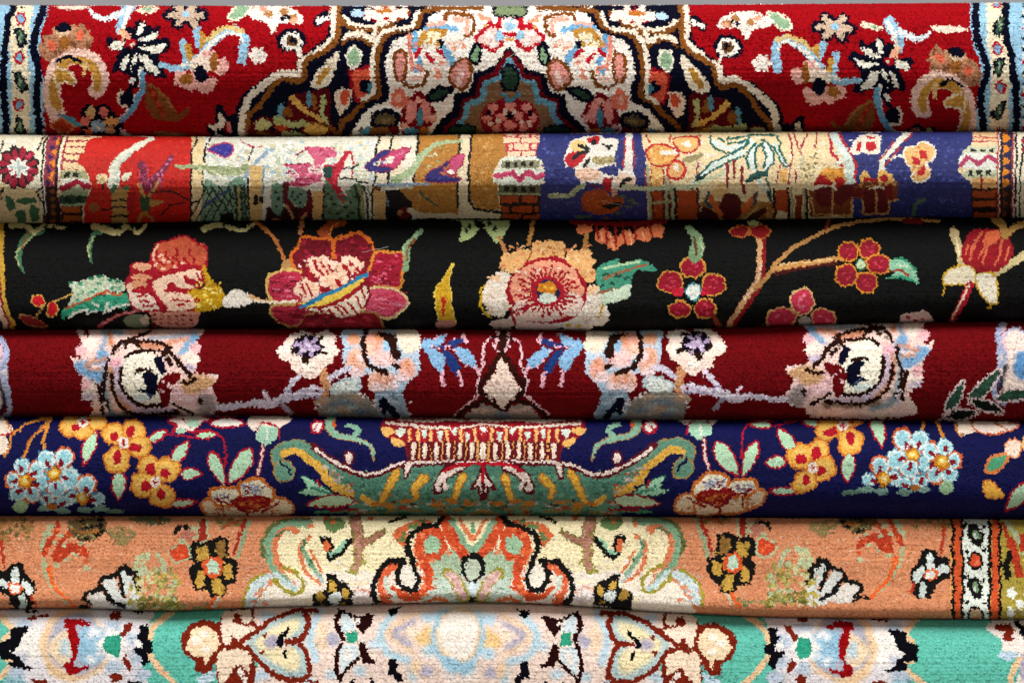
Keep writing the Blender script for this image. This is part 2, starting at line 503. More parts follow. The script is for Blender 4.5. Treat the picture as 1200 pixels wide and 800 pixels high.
    D('e58a72', [668, 445, 660, 480, 690, 470], 30, 32); E('f0b8a8', 668, 462, 18, 20)
    part('leaf')
    LEAF('3b5443', 805, 462, 918, 415, 52, 'navy', 18)
    part('leaf')
    E('6f6046', 605, 560, 50, 26, 'navy', 22); E('8f7c5a', 610, 562, 24, 10)
    E('8a5c30', 560, 618, 90, 24); L('5f9bb0', 24, [500, 625, 530, 600]); E('7a1426', 650, 610, 24, 22)
    part('star', True)
    Q('navy', [1190, 218, 1112, 318, 1022, 345, 1000, 430, 930, 440, 922, 520, 860, 570, 812, 640, 760, 920, 1190, 920])
    Q('7c1222', [1190, 240, 1132, 300, 1112, 342, 1046, 360, 1026, 450, 966, 465, 955, 540, 885, 600, 855, 640, 820, 920, 1190, 920])
    Q('79adc0', [1190, 268, 1162, 300, 1132, 360, 1062, 380, 1046, 460, 976, 480, 966, 556, 905, 610, 880, 920, 1190, 920])
    Q('97785a', [1190, 318, 1165, 372, 1088, 398, 1072, 482, 1005, 500, 985, 570, 930, 620, 920, 920, 1190, 920])
    part('leaf')
    E('3b5443', 1180, 365, 22, 54, 'navy', 14)
    part('blossom', True)
    A('9a2034', [1050, 560, 1090, 490, 1190, 470, 1190, 640, 1090, 640])
    D('eaa49c', [1110, 508, 1080, 556, 1150, 545, 1130, 605, 1185, 500, 1180, 590], 22, 20); D('f4e2d4', [1135, 575, 1100, 585, 1170, 525], 14); D('navy', [1185, 545, 1090, 530], 14)
    part('leaf')
    E('33503f', 965, 612, 62, 22, 'navy', 10); L('5f9bb0', 22, [1150, 440, 1180, 470])
    return rug


# ---- silk carpet of picture panels: red, cream, gold and blue, with brick towers between
def pattern_panels():
    rug = rug_canvas(100, 320, 'efd9b0')
    K, BL, SG = '0e0f10', '343b7c', 'aab48c'
    U = 1200 / 170.0
    def T(ox, s=None): tile(ox, 152, s or U)
    def bricks(c, rects):
        for q in rects: B(c, *q)
    # end border with rosettes
    T(0)
    part('border')
    B('f2ead2', -700, -400, 360, 1200); SPK(('fbf6ea', 'e6dcc0'), -650, 60, 330, 480, 60, 26, 10)
    A('ecd6a8', [-60, 500, 100, 478, 200, 474, 292, 500, 332, 560, 345, 1200, -60, 1200]); A('ecd6a8', [-640, 500, -300, 476, -100, 560, -100, 1200, -640, 1200])
    part('rosette')
    for cx in (-450, 150):
        PETALS('a81a38', cx, 312, 12, 60, 168, 46, 15, K, 12)
        for an in range(12): Z(K, 13, [cx + 70 * math.cos(an * .5236), 312 + 70 * math.sin(an * .5236), cx + 150 * math.cos(an * .5236), 312 + 150 * math.sin(an * .5236)])
        SPK(('d0406a', '8a1230'), cx - 130, 190, cx + 130, 440, 24, 12, 12); PETALS('efeee2', cx, 315, 8, 0, 84, 34); L('b4c8c4', 16, [cx, 250, cx, 380]); L('b4c8c4', 16, [cx - 60, 315, cx + 60, 315])
    part('leaf')
    for p in ([45, 540, 112, 580, 132, 640, 90, 672, 60, 640], [150, 572, 290, 564, 282, 612, 160, 622], [140, 680, 212, 670, 212, 780, 150, 780], [250, 640, 312, 650, 322, 745, 260, 752]): A('4c7652', p)
    field()
    for p in ([-10, 200, 18, 150, 32, 95], [312, 165, 345, 135, 352, 80, 384, 35], [325, 490, 300, 512, 332, 585], [30, 490, 0, 520, 15, 580]): Z(K, 15, p)
    part('border')
    Q('a04052', [395, 30, 540, 30, 500, 130, 480, 260, 478, 480, 500, 640, 520, 1200, 370, 1200, 358, 480, 362, 250, 385, 110]); Q('2a120c', [375, 470, 475, 470, 510, 1200, 380, 1200])
    for p in ([495, 45, 455, 110, 482, 135], [475, 150, 428, 188, 462, 225], [455, 250, 405, 282, 452, 315], [445, 328, 405, 392, 440, 448]): Q('e8951e', p)
    for p in ([440, 55, 486, 72, 425, 96], [418, 118, 464, 150, 418, 174], [398, 196, 444, 232, 398, 264], [388, 298, 424, 342, 388, 368], [385, 400, 420, 440, 380, 480]): Q('38225c', p)
    for y in range(480, 1000, 62): Q('8a4c1a', [440, y, 465, y + 28, 440, y + 56, 412, y + 28])
    Z('f0ead8', 16, [402, 60, 380, 120, 362, 250, 356, 480, 376, 700]); Z(K, 17, [418, 30, 372, 110, 350, 250, 345, 480, 365, 700, 372, 1200]); Z(K, 15, [534, 30, 492, 130, 472, 250, 462, 480, 486, 640, 515, 1200]); Z('f0ead8', 15, [552, 60, 512, 140, 492, 250, 484, 470]); Z('b84a60', 13, [566, 55, 536, 140, 516, 250, 502, 420])
    # first brick tower
    part('tower')
    Q('a42c44', [560, 20, 760, 20, 720, 140, 660, 220, 640, 330, 510, 330, 520, 200])
    bricks('f2d6aa', ((570, 60, 752, 88), (548, 106, 722, 138), (540, 152, 696, 194), (532, 208, 656, 250), (520, 268, 642, 325), (580, 26, 760, 50)))
    B('b0b088', 508, 335, 722, 402); D(K, [556, 374, 626, 372], 25, 23); B('ecebdc', 498, 402, 745, 455); Q('aab48c', [505, 520, 600, 470, 640, 440, 700, 500, 735, 490, 730, 548, 505, 548]); Z('b01c40', 54, [515, 485, 585, 468, 640, 432, 690, 475, 728, 462]); Q('c4c8a8', [585, 500, 640, 452, 690, 500])
    B('33523a', 494, 548, 732, 612); D('1a2a1e', [560, 580, 650, 580], 30, 20); B('a9b28a', 508, 612, 722, 632); B('2a0e08', 505, 632, 680, 1200); bricks('b8601e', ((512, 634, 662, 688), (520, 706, 672, 760), (520, 778, 676, 840)))
    # red panel
    part('panel')
    Q('ce2413', [850, 20, 832, 62, 745, 82, 705, 130, 702, 180, 650, 222, 650, 282, 702, 322, 760, 445, 742, 522, 700, 642, 680, 1200, 1585, 1200, 1585, 320, 1590, 190, 1630, 75, 1640, 20]); SPK(('dc4028', 'be1a0c', 'd83c24'), 760, 80, 1560, 760, 140, 14, 9);
    part('tree')
    L('e9e8d6', 34, [1260, 70, 1060, 190, 958, 290, 932, 450], 98); L('c4d4c4', 20, [1080, 200, 985, 300, 960, 440]); SPK(('f6f4e8', 'cdd8c6'), 910, 260, 1000, 440, 16, 10, 10)
    B('c59c5a', 925, 480, 1060, 1200); D('4c7652', [950, 470, 930, 500, 1040, 480], 24, 20)
    for y in (582, 640, 712, 780): Z(K, 16, [920, y + 8, 980, y - 4, 1062, y + 4])
    PETALS('f0e0b8', 840, 405, 8, 0, 48, 24); E('d8a050', 840, 408, 15, 15); A('e6e4cc', [1000, 410, 1020, 370, 1085, 350, 1060, 400, 1020, 430]); PETALS('a8683a', 780, 645, 7, 0, 46, 24); Z(K, 16, [848, 450, 856, 505]); Z(K, 12, [835, 660, 925, 662])
    T(160)
    part('leaf')
    L('8a2a4c', 66, [42, 285, 62, 400, 50, 470], 40); L('8a2a4c', 40, [290, 225, 225, 330, 150, 420, 100, 480], 80); SPK(('c8668c', 'b04a70', '6a1c38'), 20, 290, 110, 460, 20, 11, 12); SPK(('cc7094', 'b04a70', '6a1c38'), 110, 380, 230, 480, 22, 12, 12); D('d080a0', [280, 240, 250, 285, 215, 335, 180, 370], 14, 12)
    part('flower')
    A('425c38', [35, 545, 112, 560, 104, 680, 38, 668]); Z('d0a060', 26, [18, 450, 40, 510, 65, 552]); Z('d0a060', 26, [178, 432, 140, 490, 105, 545]); Q('c89a58', [105, 575, 255, 590, 215, 612, 108, 645]); Z('b88a4c', 26, [55, 690, 20, 760]); Z('b88a4c', 26, [80, 690, 135, 745]); L('b8141c', 60, [-40, 540, -60, 660]); Z('4a0806', 14, [120, 520, 240, 505, 330, 522, 430, 582]); Z('4a0806', 12, [200, 700, 280, 620, 400, 600])
    field()
    part('panel')
    B('ebe8d8', 455, -100, 2300, 1200); B('efd8aa', 455, 60, 556, 1200); SPK(('f6e4c0', 'e2c490'), 460, 100, 545, 760, 40, 12, 12)
    Z(K, 17, [500, 30, 495, 85, 455, 190, 450, 500, 445, 1200]); Z(K, 17, [615, 30, 610, 80, 572, 140, 562, 265]); Z(K, 16, [548, 330, 546, 562]); Z(K, 20, [450, 598, 520, 598])
    SPK(('cfc8a8', 'f8f6ee', 'b9ced2', 'dcd8be', 'e2e6dc'), 580, 110, 960, 480, 150, 20, 12)
    A('86a68e', [560, 450, 700, 480, 900, 430, 935, 1200, 560, 1200]); SPK(('a8c0a4', '6a8a70', '9cb89c'), 565, 440, 900, 760, 70, 22, 14)
    for k in range(6): Z('2c3c2a', 13, [560 + k * 60, 470, 560 + k * 60 + 190, 760]); Z('2c3c2a', 13, [580 + k * 62, 480, 580 + k * 62 - 150, 760])
    for x, c in ((825, '343c22'), (850, 'b8a870'), (875, '343c22'), (900, '3c4a30')): Z(c, 18, [x - 10, 470, x, 560, x + 4, 800])
    Q('14120c', [690, 700, 800, 690, 820, 800, 680, 800]); Z('3c5a8a', 16, [560, 640, 660, 560, 780, 490])
    part('leaf')
    A('aab488', [305, 282, 350, 298, 480, 284, 700, 300, 850, 308, 935, 288, 905, 362, 760, 382, 640, 342, 450, 326, 350, 332]); SPK(('cdd4ae', '8f9a6a'), 480, 290, 900, 370, 34, 22, 8)
    part('bud'); A('40389c', [588, 175, 640, 128, 762, 118, 802, 160, 772, 212, 722, 228, 650, 190], 'c04068', 13); SPK(('6a60c0', '302880'), 640, 140, 770, 200, 12, 10, 8)
    field()
    Z('c05068', 9, [862, 90, 905, 122, 980, 150, 1030, 142, 1060, 160]); Z(K, 14, [968, 150, 930, 250]); Z(K, 14, [920, 400, 935, 760]); Z('9cb0c4', 30, [1140, 150, 1080, 190, 960, 300, 900, 392])
    B('e2bf82', 935, 300, 1040, 1200); Z('7f9aa8', 14, [1048, 300, 1050, 560]); D(K, [990, 560, 1030, 575, 985, 600], 20, 28)
    T(320)
    part('flower')
    SPK(('eef2ec', 'c6ccb4', 'b4ccd6', 'dcd4a8', 'f8f6ee'), -60, 100, 260, 460, 150, 20, 13); SPK(('eef2ec', 'ccd2ba', 'c4d4da', 'dcd4a8', 'f8f6ee'), 480, 95, 860, 440, 150, 20, 13)
    A('d86a88', [262, 150, 330, 138, 420, 150, 502, 170, 522, 222, 450, 242, 402, 292, 340, 292, 330, 232]); A('d06080', [92, 290, 200, 290, 280, 288, 330, 300, 402, 350, 402, 402, 330, 442, 200, 474, 128, 442, 212, 402, 180, 342]); A('f2e8e0', [288, 332, 350, 300, 402, 290, 402, 352, 340, 364]); SPK(('e88aa4', 'b83c62', 'f0b0bc'), 120, 300, 400, 450, 44, 22, 6); SPK(('e88aa4', 'b83c62'), 330, 150, 510, 230, 22, 16, 8)
    for p in ([100, 290, 200, 284, 300, 286], [180, 412, 260, 400, 340, 402], [180, 222, 230, 190, 292, 150], [150, 446, 300, 450]): Z('a02048', 13, p)
    A('c41a3a', [418, 290, 502, 290, 562, 240, 602, 180, 654, 178, 642, 222, 582, 292, 582, 332, 542, 392, 542, 452, 602, 562, 580, 630, 520, 542, 460, 472, 428, 402]); SPK(('e04a64', 'a01430'), 480, 280, 580, 500, 20, 10, 12); A('1f4a40', [412, 310, 484, 308, 482, 402, 430, 392])
    A('f2eada', [582, 290, 620, 222, 654, 200, 652, 282, 620, 322]); A('f2eada', [560, 372, 600, 340, 664, 344, 652, 402, 580, 402]); A('f2eada', [532, 422, 600, 412, 622, 472, 550, 472]); Z('c41a3a', 17, [656, 190, 662, 285]); Z('c41a3a', 14, [660, 345, 658, 400])
    for p in ([588, 325, 645, 325, 700, 290], [560, 405, 620, 408, 692, 412], [690, 430, 785, 442], [690, 265, 710, 275]): Z(K, 13, p)
    part('vase')
    B('3a0a0e', -60, 640, 330, 1200); L('6a0f1c', 66, [100, 462, 100, 560, 140, 640]); L('6a0f1c', 56, [290, 520, 300, 642, 220, 730]); A('7c9e88', [135, 488, 262, 486, 284, 580, 232, 646, 138, 592]); A('7c9e88', [-10, 468, 72, 468, 72, 696, -10, 664]); D('2c3c2a', [170, 520, 210, 550, 180, 580, 235, 530, 225, 600, 20, 520, 45, 570, 25, 630, 160, 555], 12); Z('c89468', 22, [110, 630, 135, 680, 155, 730]); Z('c89468', 24, [275, 695, 240, 730, 215, 790]); Z('b87a50', 20, [0, 740, 60, 750])
    part('leaf')
    A('6c8c70', [418, 465, 520, 520, 562, 625, 602, 560, 640, 480, 745, 500, 745, 1200, 425, 1200]); SPK(('86a688', '527056'), 430, 490, 740, 760, 44, 18, 12); D('1f2c1c', [445, 530, 480, 570, 500, 620, 440, 640, 470, 690, 540, 700, 600, 640, 640, 600, 690, 560, 660, 690, 560, 740, 620, 720, 710, 660], 14, 11)
    for x, c, wd in ((690, '2c361e', 20), (722, 'b4a464', 14), (762, '36442c', 22), (798, '8a9a74', 14)): Z(c, wd, [x - 20, 465, x + 18, 560, x + 28, 800])
    part('panel')
    B('dfba7c', 330, 500, 412, 1200); B('dfba7c', 835, 508, 932, 1200); Z(K, 16, [418, 460, 422, 800]); Z(K, 16, [832, 450, 824, 560, 826, 800]); E('8a4c1c', 862, 485, 36, 24)
    Q('150a06', [932, 500, 1050, 488, 1100, 560, 1150, 582, 1150, 1200, 940, 1200]); Q('c08e48', [1040, 490, 1155, 478, 1155, 602, 1090, 552]); A('7a1a20', [1035, 662, 1120, 640, 1135, 722, 1060, 735]); E('c08a60', 1050, 685, 26, 22); Z('7a98b0', 13, [938, 560, 955, 640])
    field()
    B('f2e4c8', 862, 60, 1195, 440); B('f4ecda', 1060, 60, 1195, 440)
    for p in ([884, 40, 880, 90, 855, 142, 852, 205], [992, 40, 985, 90, 965, 155], [845, 350, 843, 445], [950, 350, 950, 445], [1195, 60, 1192, 240]): Z(K, 18, p)
    part('tulip')
    A('38327f', [755, 300, 830, 240, 900, 168, 962, 162, 962, 192, 880, 252, 830, 290, 960, 310, 984, 332, 920, 352, 800, 342], '8a2050', 7); A('d0507c', [972, 180, 1050, 160, 1140, 156, 1080, 232, 1030, 292, 1010, 328, 960, 312, 888, 280], 'a82048', 9); A('f2e8dc', [898, 272, 980, 222, 995, 260, 940, 284]); SPK(('5a52a8', '28225c'), 780, 250, 940, 340, 14, 12, 6); SPK(('e88aa8', 'b83a64'), 990, 170, 1100, 290, 14, 12, 7)
    T(480)
    part('panel')
    Q('c08a3e', [82, 20, 80, 58, 62, 212, 26, 470, 20, 660, 120, 690, 400, 694, 398, 470, 400, 200, 415, 60, 418, 20]); SPK(('d09c52', 'ac7630', 'd8ac6c'), 60, 70, 395, 680, 110, 15, 8)
    Z(K, 18, [80, 20, 76, 68, 60, 212]); Z(K, 18, [42, 350, 26, 458])
    part('panel')
    Q('c08a3e', [520, 20, 800, 20, 805, 200, 742, 262, 702, 342, 722, 468, 752, 662, 560, 652, 505, 590, 505, 472, 500, 130]); SPK(('d09c52', 'ac7630', 'd8ac6c'), 515, 60, 700, 640, 110, 15, 8)
    field()
    B('f0dfbe', 406, 20, 500, 1200); L('f0dfbe', 62, [448, 600, 490, 675, 560, 702, 755, 704]); L('f0dfbe', 44, [0, 670, 120, 712, 420, 716]); B('1c0e08', -20, 735, 760, 1200)
    Z(K, 18, [418, 20, 412, 100, 402, 215]); Z(K, 17, [396, 430, 396, 640]); Z(K, 20, [520, 20, 502, 130, 495, 300, 494, 600, 540, 655, 640, 668, 752, 682])
    part('stem'); L('b4c69c', 66, [-130, 420, 10, 340, 90, 232, 170, 152, 280, 108, 430, 90], 24); SPK(('d4e0c0', '98b084'), 0, 120, 260, 340, 22, 14, 8); L('5a7050', 22, [80, 510, 150, 580, 250, 650], 12); Z('a0b4c8', 26, [-260, 462, -20, 448, 150, 455])
    part('tulip')
    A('352f78', [122, 402, 170, 340, 260, 300, 340, 248, 348, 272, 250, 350, 270, 372, 360, 386, 425, 402, 402, 424, 240, 444, 150, 434], 'a0285a', 9); A('d25a84', [345, 245, 422, 202, 458, 214, 442, 282, 402, 322, 380, 372, 275, 352, 330, 312], 'a82048', 10); A('f4ece0', [298, 352, 350, 334, 364, 366]); SPK(('5a52a8', '28225c'), 160, 330, 320, 430, 16, 12, 6)
    part('tower')
    Q('c84058', [778, 20, 1090, 20, 1082, 110, 1040, 228, 800, 228])
    bricks('f6dab8', ((785, 70, 912, 108), (926, 72, 1078, 108), (820, 120, 848, 166), (866, 118, 988, 166), (1006, 118, 1042, 166), (810, 180, 910, 224), (928, 180, 1036, 224), (800, 42, 882, 60), (902, 42, 990, 60), (1008, 42, 1080, 60)))
    Q('e9eddd', [740, 252, 780, 226, 1082, 226, 1098, 262, 1080, 322, 1125, 330, 1125, 422, 1082, 442, 1082, 470, 740, 470, 698, 442, 698, 350, 740, 332]); B('9c9878', 758, 256, 1078, 322); bricks(K, ((792, 270, 828, 310), (857, 270, 893, 310), (925, 270, 961, 310), (992, 270, 1028, 310)))
    Z('cf4c76', 44, [720, 392, 770, 385, 850, 352, 915, 418, 980, 352, 1060, 396, 1100, 372]); Z('a02848', 10, [800, 375, 850, 345, 915, 412, 980, 345, 1040, 385]); B('6f7050', 735, 462, 1082, 532); bricks(K, ((785, 478, 825, 515), (855, 478, 893, 515), (922, 478, 960, 515), (990, 478, 1030, 515))); Z('a9b88c', 14, [730, 534, 1085, 534])
    B('260b06', 752, 540, 1080, 1200); bricks('b8541c', ((760, 546, 905, 608), (926, 546, 1056, 608), (760, 632, 824, 684), (846, 630, 1010, 680), (1030, 630, 1066, 680), (760, 702, 920, 738), (944, 702, 1080, 742), (760, 758, 1000, 800)))
    # blue panel
    T(640)
    part('panel')
    Q(BL, [-50, 20, -90, 230, -35, 260, -10, 330, -10, 430, -50, 460, -55, 1200, 860, 1200, 830, 460, 822, 200, 795, 90, 795, 20]); SPK(('4c569a', '2a2f68', '5a64a8'), -30, 60, 800, 760, 240, 14, 7)
    part('flower')
    Q('f0eade', [180, 152, 205, 100, 240, 78, 330, 52, 450, 48, 482, 74, 602, 78, 580, 180, 560, 252, 600, 320, 622, 340, 722, 348, 748, 402, 702, 505, 620, 505, 540, 482, 480, 442, 300, 432, 240, 382, 240, 330, 160, 312, 138, 240])
    A('eed090', [210, 112, 270, 82, 332, 120, 280, 182, 210, 170]); A('c41c2c', [150, 242, 200, 190, 332, 178, 312, 242, 240, 318, 180, 312]); Z(K, 34, [228, 245, 270, 200, 335, 185]); A('c41c2c', [330, 82, 380, 58, 442, 60, 432, 112, 380, 128]); E(K, 390, 105, 27, 24); Z(K, 28, [268, 132, 352, 156]); Z(K, 22, [470, 122, 510, 140, 540, 132]); Z(K, 24, [510, 135, 522, 158]); Z(K, 30, [352, 248, 320, 300, 335, 348])
    A('b0a070', [378, 242, 460, 225, 562, 218, 562, 262, 480, 292, 400, 282]); SPK(('d0c498', '8f8258'), 390, 230, 550, 280, 14, 14, 7); A(BL, [430, 322, 500, 310, 572, 288, 602, 352, 560, 382, 440, 352]); A('f4d0b8', [240, 352, 340, 320, 432, 342, 442, 402, 300, 424]); SPK(('f8e4d4', 'e8b898'), 250, 340, 430, 410, 18, 14, 8); A('f4d4bc', [568, 402, 640, 360, 732, 380, 742, 442, 692, 502, 620, 482]); Z(K, 36, [615, 465, 650, 420, 692, 402]); A('b81424', [472, 402, 552, 394, 542, 440, 532, 482, 542, 510, 500, 510, 470, 470]); A('e8b898', [545, 490, 580, 480, 590, 560, 545, 540]); D('7a1a20', [380, 465, 420, 468], 30, 10)
    part('pomegranate'); A('b4561e', [282, 582, 330, 520, 420, 488, 492, 502, 540, 562, 622, 560, 642, 612, 560, 682, 420, 702, 320, 662]); SPK(('c86a2c', '98441a'), 300, 520, 600, 680, 30, 18, 10); A('140a08', [460, 622, 600, 600, 645, 632, 520, 652]); D('8a5a30', [500, 740, 620, 750], 26, 16)
    part('column'); L('f2ece2', 62, [685, 60, 682, 200, 680, 340], 74); Z('c0303c', 13, [655, 70, 648, 200, 645, 310]); Z('c0303c', 13, [715, 85, 735, 250, 720, 310])
    part('stem'); L('b9c29a', 34, [30, 545, 180, 552, 250, 490, 310, 455], 46); SPK(('dce0c4', '8f9a70'), 40, 530, 250, 560, 16, 14, 7); D('5f7050', [640, 560, 700, 590, 680, 640, 740, 610, 600, 690, 280, 730, 340, 720], 36, 12)
    # cream panel with palm leaf
    part('panel')
    Q('f4deb2', [800, 20, 798, 90, 826, 200, 835, 470, 860, 1200, 2500, 1200, 2500, 20]); SPK(('fbf0d6', 'ecd09c', 'f8ecdc'), 840, 50, 2460, 470, 200, 20, 10); B('5a1c10', 850, 500, 1250, 1200)
    Q('b8521e', [868, 510, 962, 510, 972, 1200, 920, 1200, 890, 600]); Q('b8521e', [1078, 500, 1240, 500, 1240, 1200, 1120, 1200]); SPK(('cc6a30', '9c4418'), 880, 510, 1220, 760, 40, 14, 12)
    for p in ([838, 305, 850, 480, 880, 1000], [985, 385, 995, 500, 1004, 1000], [1035, 440, 1045, 500, 1085, 1000]): Z('b4b48c', 26, p)
    for p in ([815, 330, 830, 470], [866, 310, 868, 460], [965, 310, 970, 460], [1015, 420, 1030, 470]): Z('b03038', 11, p)
    B('f0c078', 872, 312, 960, 465); SPK(('f8dca8', 'dca050'), 875, 315, 958, 460, 18, 12, 9)
    part('flower')
    A('f0b868', [828, 192, 880, 140, 960, 122, 1062, 160, 1094, 202, 1030, 272, 960, 302, 880, 292], 'c8242c', 17); A('f8f2e6', [945, 182, 1062, 168, 1084, 206, 970, 212]); A('f4c480', [1048, 92, 1120, 58, 1200, 58, 1260, 70, 1250, 160, 1180, 195, 1110, 182], 'c8242c', 14); A('f8f0e2', [1120, 120, 1180, 100, 1200, 150]); A('f0b878', [1000, 322, 1060, 258, 1134, 290, 1142, 352, 1080, 404, 1008, 382], 'c8242c', 22); E('f8f0e0', 1075, 312, 26, 32); SPK(('f8dca0', 'e09c48'), 860, 160, 1040, 280, 24, 14, 9); Z('c8242c', 13, [832, 45, 862, 112]); Z('c8242c', 13, [1030, 45, 1020, 100]); A('a89c70', [1110, 262, 1180, 222, 1310, 200, 1240, 262, 1160, 275])
    T(780)
    part('palm_leaf')
    L('e2efe6', 44, [640, 185, 480, 250, 330, 365, 230, 460], 60); L('e6f0e8', 60, [720, 120, 700, 220, 730, 310]); L('e6f0e8', 60, [820, 130, 850, 220, 830, 310]); L('e6f0e8', 40, [400, 110, 560, 155, 700, 80]); L('dcebe2', 34, [900, 110, 940, 200, 1000, 285])
    TL = '1f6e66'
    for p in ([372, 55, 380, 120, 440, 168, 500, 188, 560, 192, 640, 150, 690, 90], [440, 72, 485, 102], [508, 76, 600, 68, 650, 55, 720, 42, 900, 50], [520, 115, 620, 108, 700, 66], [645, 210, 520, 272, 460, 310, 400, 332, 290, 412, 215, 482], [690, 108, 600, 170, 500, 220, 420, 255, 370, 282, 320, 335, 262, 392, 240, 462], [745, 112, 690, 170, 668, 232, 682, 312], [800, 112, 742, 152, 738, 250, 752, 312], [790, 118, 830, 222, 812, 312], [850, 108, 892, 200, 882, 282, 830, 342], [800, 88, 900, 150, 925, 210, 945, 262, 985, 302, 1035, 302], [915, 55, 950, 110, 942, 180, 1002, 272]):
        Z(TL, 19, p)
    Q('1f5a54', [698, 372, 750, 340, 850, 344, 852, 382, 780, 402, 702, 434, 650, 432]); Z('173f3c', 26, [740, 392, 800, 452, 842, 520, 875, 585]); Z(TL, 17, [832, 402, 862, 482, 878, 562]); L('d4e4dc', 26, [770, 420, 830, 500]); Z('123a3c', 30, [262, 385, 300, 395, 250, 440, 215, 480]); Z('123a3c', 22, [300, 390, 352, 372])
    part('stem'); L('d2d8b4', 40, [-340, 470, -170, 488, 40, 482, 220, 462, 360, 410, 500, 350], 30); L('a9a87c', 28, [-140, 606, 40, 590, 160, 560, 280, 512], 20)
    field()
    for wd, p in ((26, [515, 285, 518, 400, 502, 505]), (24, [572, 262, 572, 395]), (26, [628, 318, 632, 430, 655, 530])): Z('8f1c30', wd, p)
    for p in ([1015, 25, 1042, 130, 1050, 250, 1035, 330, 1015, 450], [1058, 25, 1090, 120, 1122, 205], [1165, 35, 1140, 110, 1118, 160], [945, 290, 932, 400, 915, 440], [1078, 330, 1072, 430], [262, 280, 262, 370], [285, 45, 282, 130], [1250, 30, 1242, 150], [1368, 30, 1376, 200]): Z('a83048', 14, p)
    SPK(('a89c70', '8f8a5a', 'c8c0a0'), 1110, 200, 1260, 400, 26, 16, 10); B('f2c078', 945, 330, 1010, 440)
    part('flower')
    B('a8783c', 290, 600, 900, 1200); SPK(('c89a58', '8a5a28', 'a88a58'), 300, 560, 900, 760, 40, 20, 12); A('ecc88c', [372, 520, 470, 430, 520, 520, 460, 570, 400, 560]); Q('b8521e', [100, 505, 262, 500, 262, 1200, 120, 1200]); Q('b8521e', [918, 500, 1012, 500, 1012, 685, 908, 662]); Q('8f3c18', [1070, 540, 1130, 540, 1132, 1200, 1068, 1200])
    for x, c in ((60, 'b4b48c'), (85, '2a0c08'), (272, '4a1208'), (905, '3a100a'), (1020, '2a0c08'), (1048, 'a9a880'), (1150, 'a9a880'), (1170, '2a0c08')): Z(c, 22, [x - 8, 490, x, 600, x + 6, 1000])
    A('5c0c10', [468, 562, 520, 520, 592, 538, 622, 592, 624, 702, 560, 745, 480, 735, 448, 662]); L('d8743c', 40, [362, 562, 400, 620, 450, 700], 54); L('d8743c', 40, [748, 545, 700, 600, 650, 670], 54); A('4a0c0e', [295, 640, 345, 640, 450, 745, 300, 760]); A('4a0c0e', [648, 745, 822, 635, 815, 692, 720, 760]); Z('43545c', 26, [352, 520, 338, 605, 380, 640]); Z('43545c', 26, [752, 530, 735, 610]); Z('c8a868', 16, [450, 740, 540, 790, 640, 745, 760, 640])
    # second blue panel and its flowers
    T(920)
    part('panel')
    Q(BL, [432, 10, 545, 210, 578, 310, 572, 440, 560, 600, 555, 1200, 1555, 1200, 1555, 480, 1515, 420, 1430, 360, 1428, 250, 1490, 190, 1550, 110, 1555, 10]); SPK(('4c569a', '2a2f68', '5a64a8'), 600, 40, 1500, 760, 300, 14, 7)
    part('stem')
    Z('c0283a', 26, [425, 15, 540, 200, 578, 300, 570, 440]); Z('c0283a', 22, [370, 30, 388, 190, 470, 295]); L('dbe8de', 60, [400, 40, 450, 140, 520, 250, 535, 420], 74); Z('c0283a', 18, [395, 200, 430, 230, 478, 300]); SPK(('f2f6ee', 'bcd4cc'), 410, 80, 550, 400, 22, 12, 12)
    L('ecebdc', 52, [1030, 20, 930, 110, 850, 190, 805, 250, 802, 350], 46); L('ecebdc', 22, [855, 245, 920, 220, 1000, 232])
    for p in ([1050, 35, 990, 95], [900, 100, 840, 180, 790, 240], [950, 150, 880, 225, 830, 290]): Z('b0303c', 14, p)
    part('flower')
    Q('f4ecdc', [538, 192, 560, 100, 600, 58, 700, 32, 795, 52, 782, 205, 700, 214, 640, 192, 600, 218]); Q('c8202c', [600, 95, 634, 95, 626, 182, 588, 182]); Q('c8202c', [668, 96, 740, 88, 748, 162, 700, 194, 668, 152]); Q('c8202c', [670, 54, 752, 54, 742, 72, 680, 72]); Z('e8c080', 10, [752, 90, 758, 160])
    part('flower')
    A('eec080', [978, 202, 1010, 150, 1090, 138, 1112, 110, 1182, 108, 1244, 170, 1222, 252, 1162, 282, 1194, 342, 1182, 404, 1100, 434, 1038, 392, 1060, 352, 1008, 282], 'f7eeda', 16); SPK(('f6d8a4', 'dca054'), 1000, 140, 1200, 400, 30, 12, 9); Q('c8202c', [1038, 218, 1112, 230, 1114, 294, 1060, 284]); Q('c8202c', [1110, 168, 1172, 174, 1174, 244, 1120, 234]); Q('c8202c', [1078, 362, 1130, 288, 1154, 322, 1132, 374])
    part('flower')
    Q('8a4a20', [190, 500, 560, 478, 552, 712, 208, 716]); A('e8a848', [298, 352, 350, 308, 402, 330, 470, 318, 502, 382, 492, 442, 300, 402]); SPK(('f4cc84', 'c8842c'), 300, 320, 490, 420, 20, 14, 8); A('b81a20', [278, 374, 330, 380, 394, 432, 380, 464, 238, 474]); A('b81a20', [418, 402, 470, 388, 494, 422, 472, 484, 430, 484]); A('6e1014', [258, 492, 402, 480, 412, 602, 330, 644, 268, 612]); A('6e1014', [428, 492, 540, 448, 602, 470, 540, 562, 430, 624]); Z('f2e6d0', 22, [235, 482, 300, 465, 400, 466, 425, 495]); Z('d8a868', 13, [392, 500, 400, 600, 385, 705]); Z('d8a868', 12, [195, 510, 230, 640, 240, 700, 545, 705, 552, 580])
    part('flower')
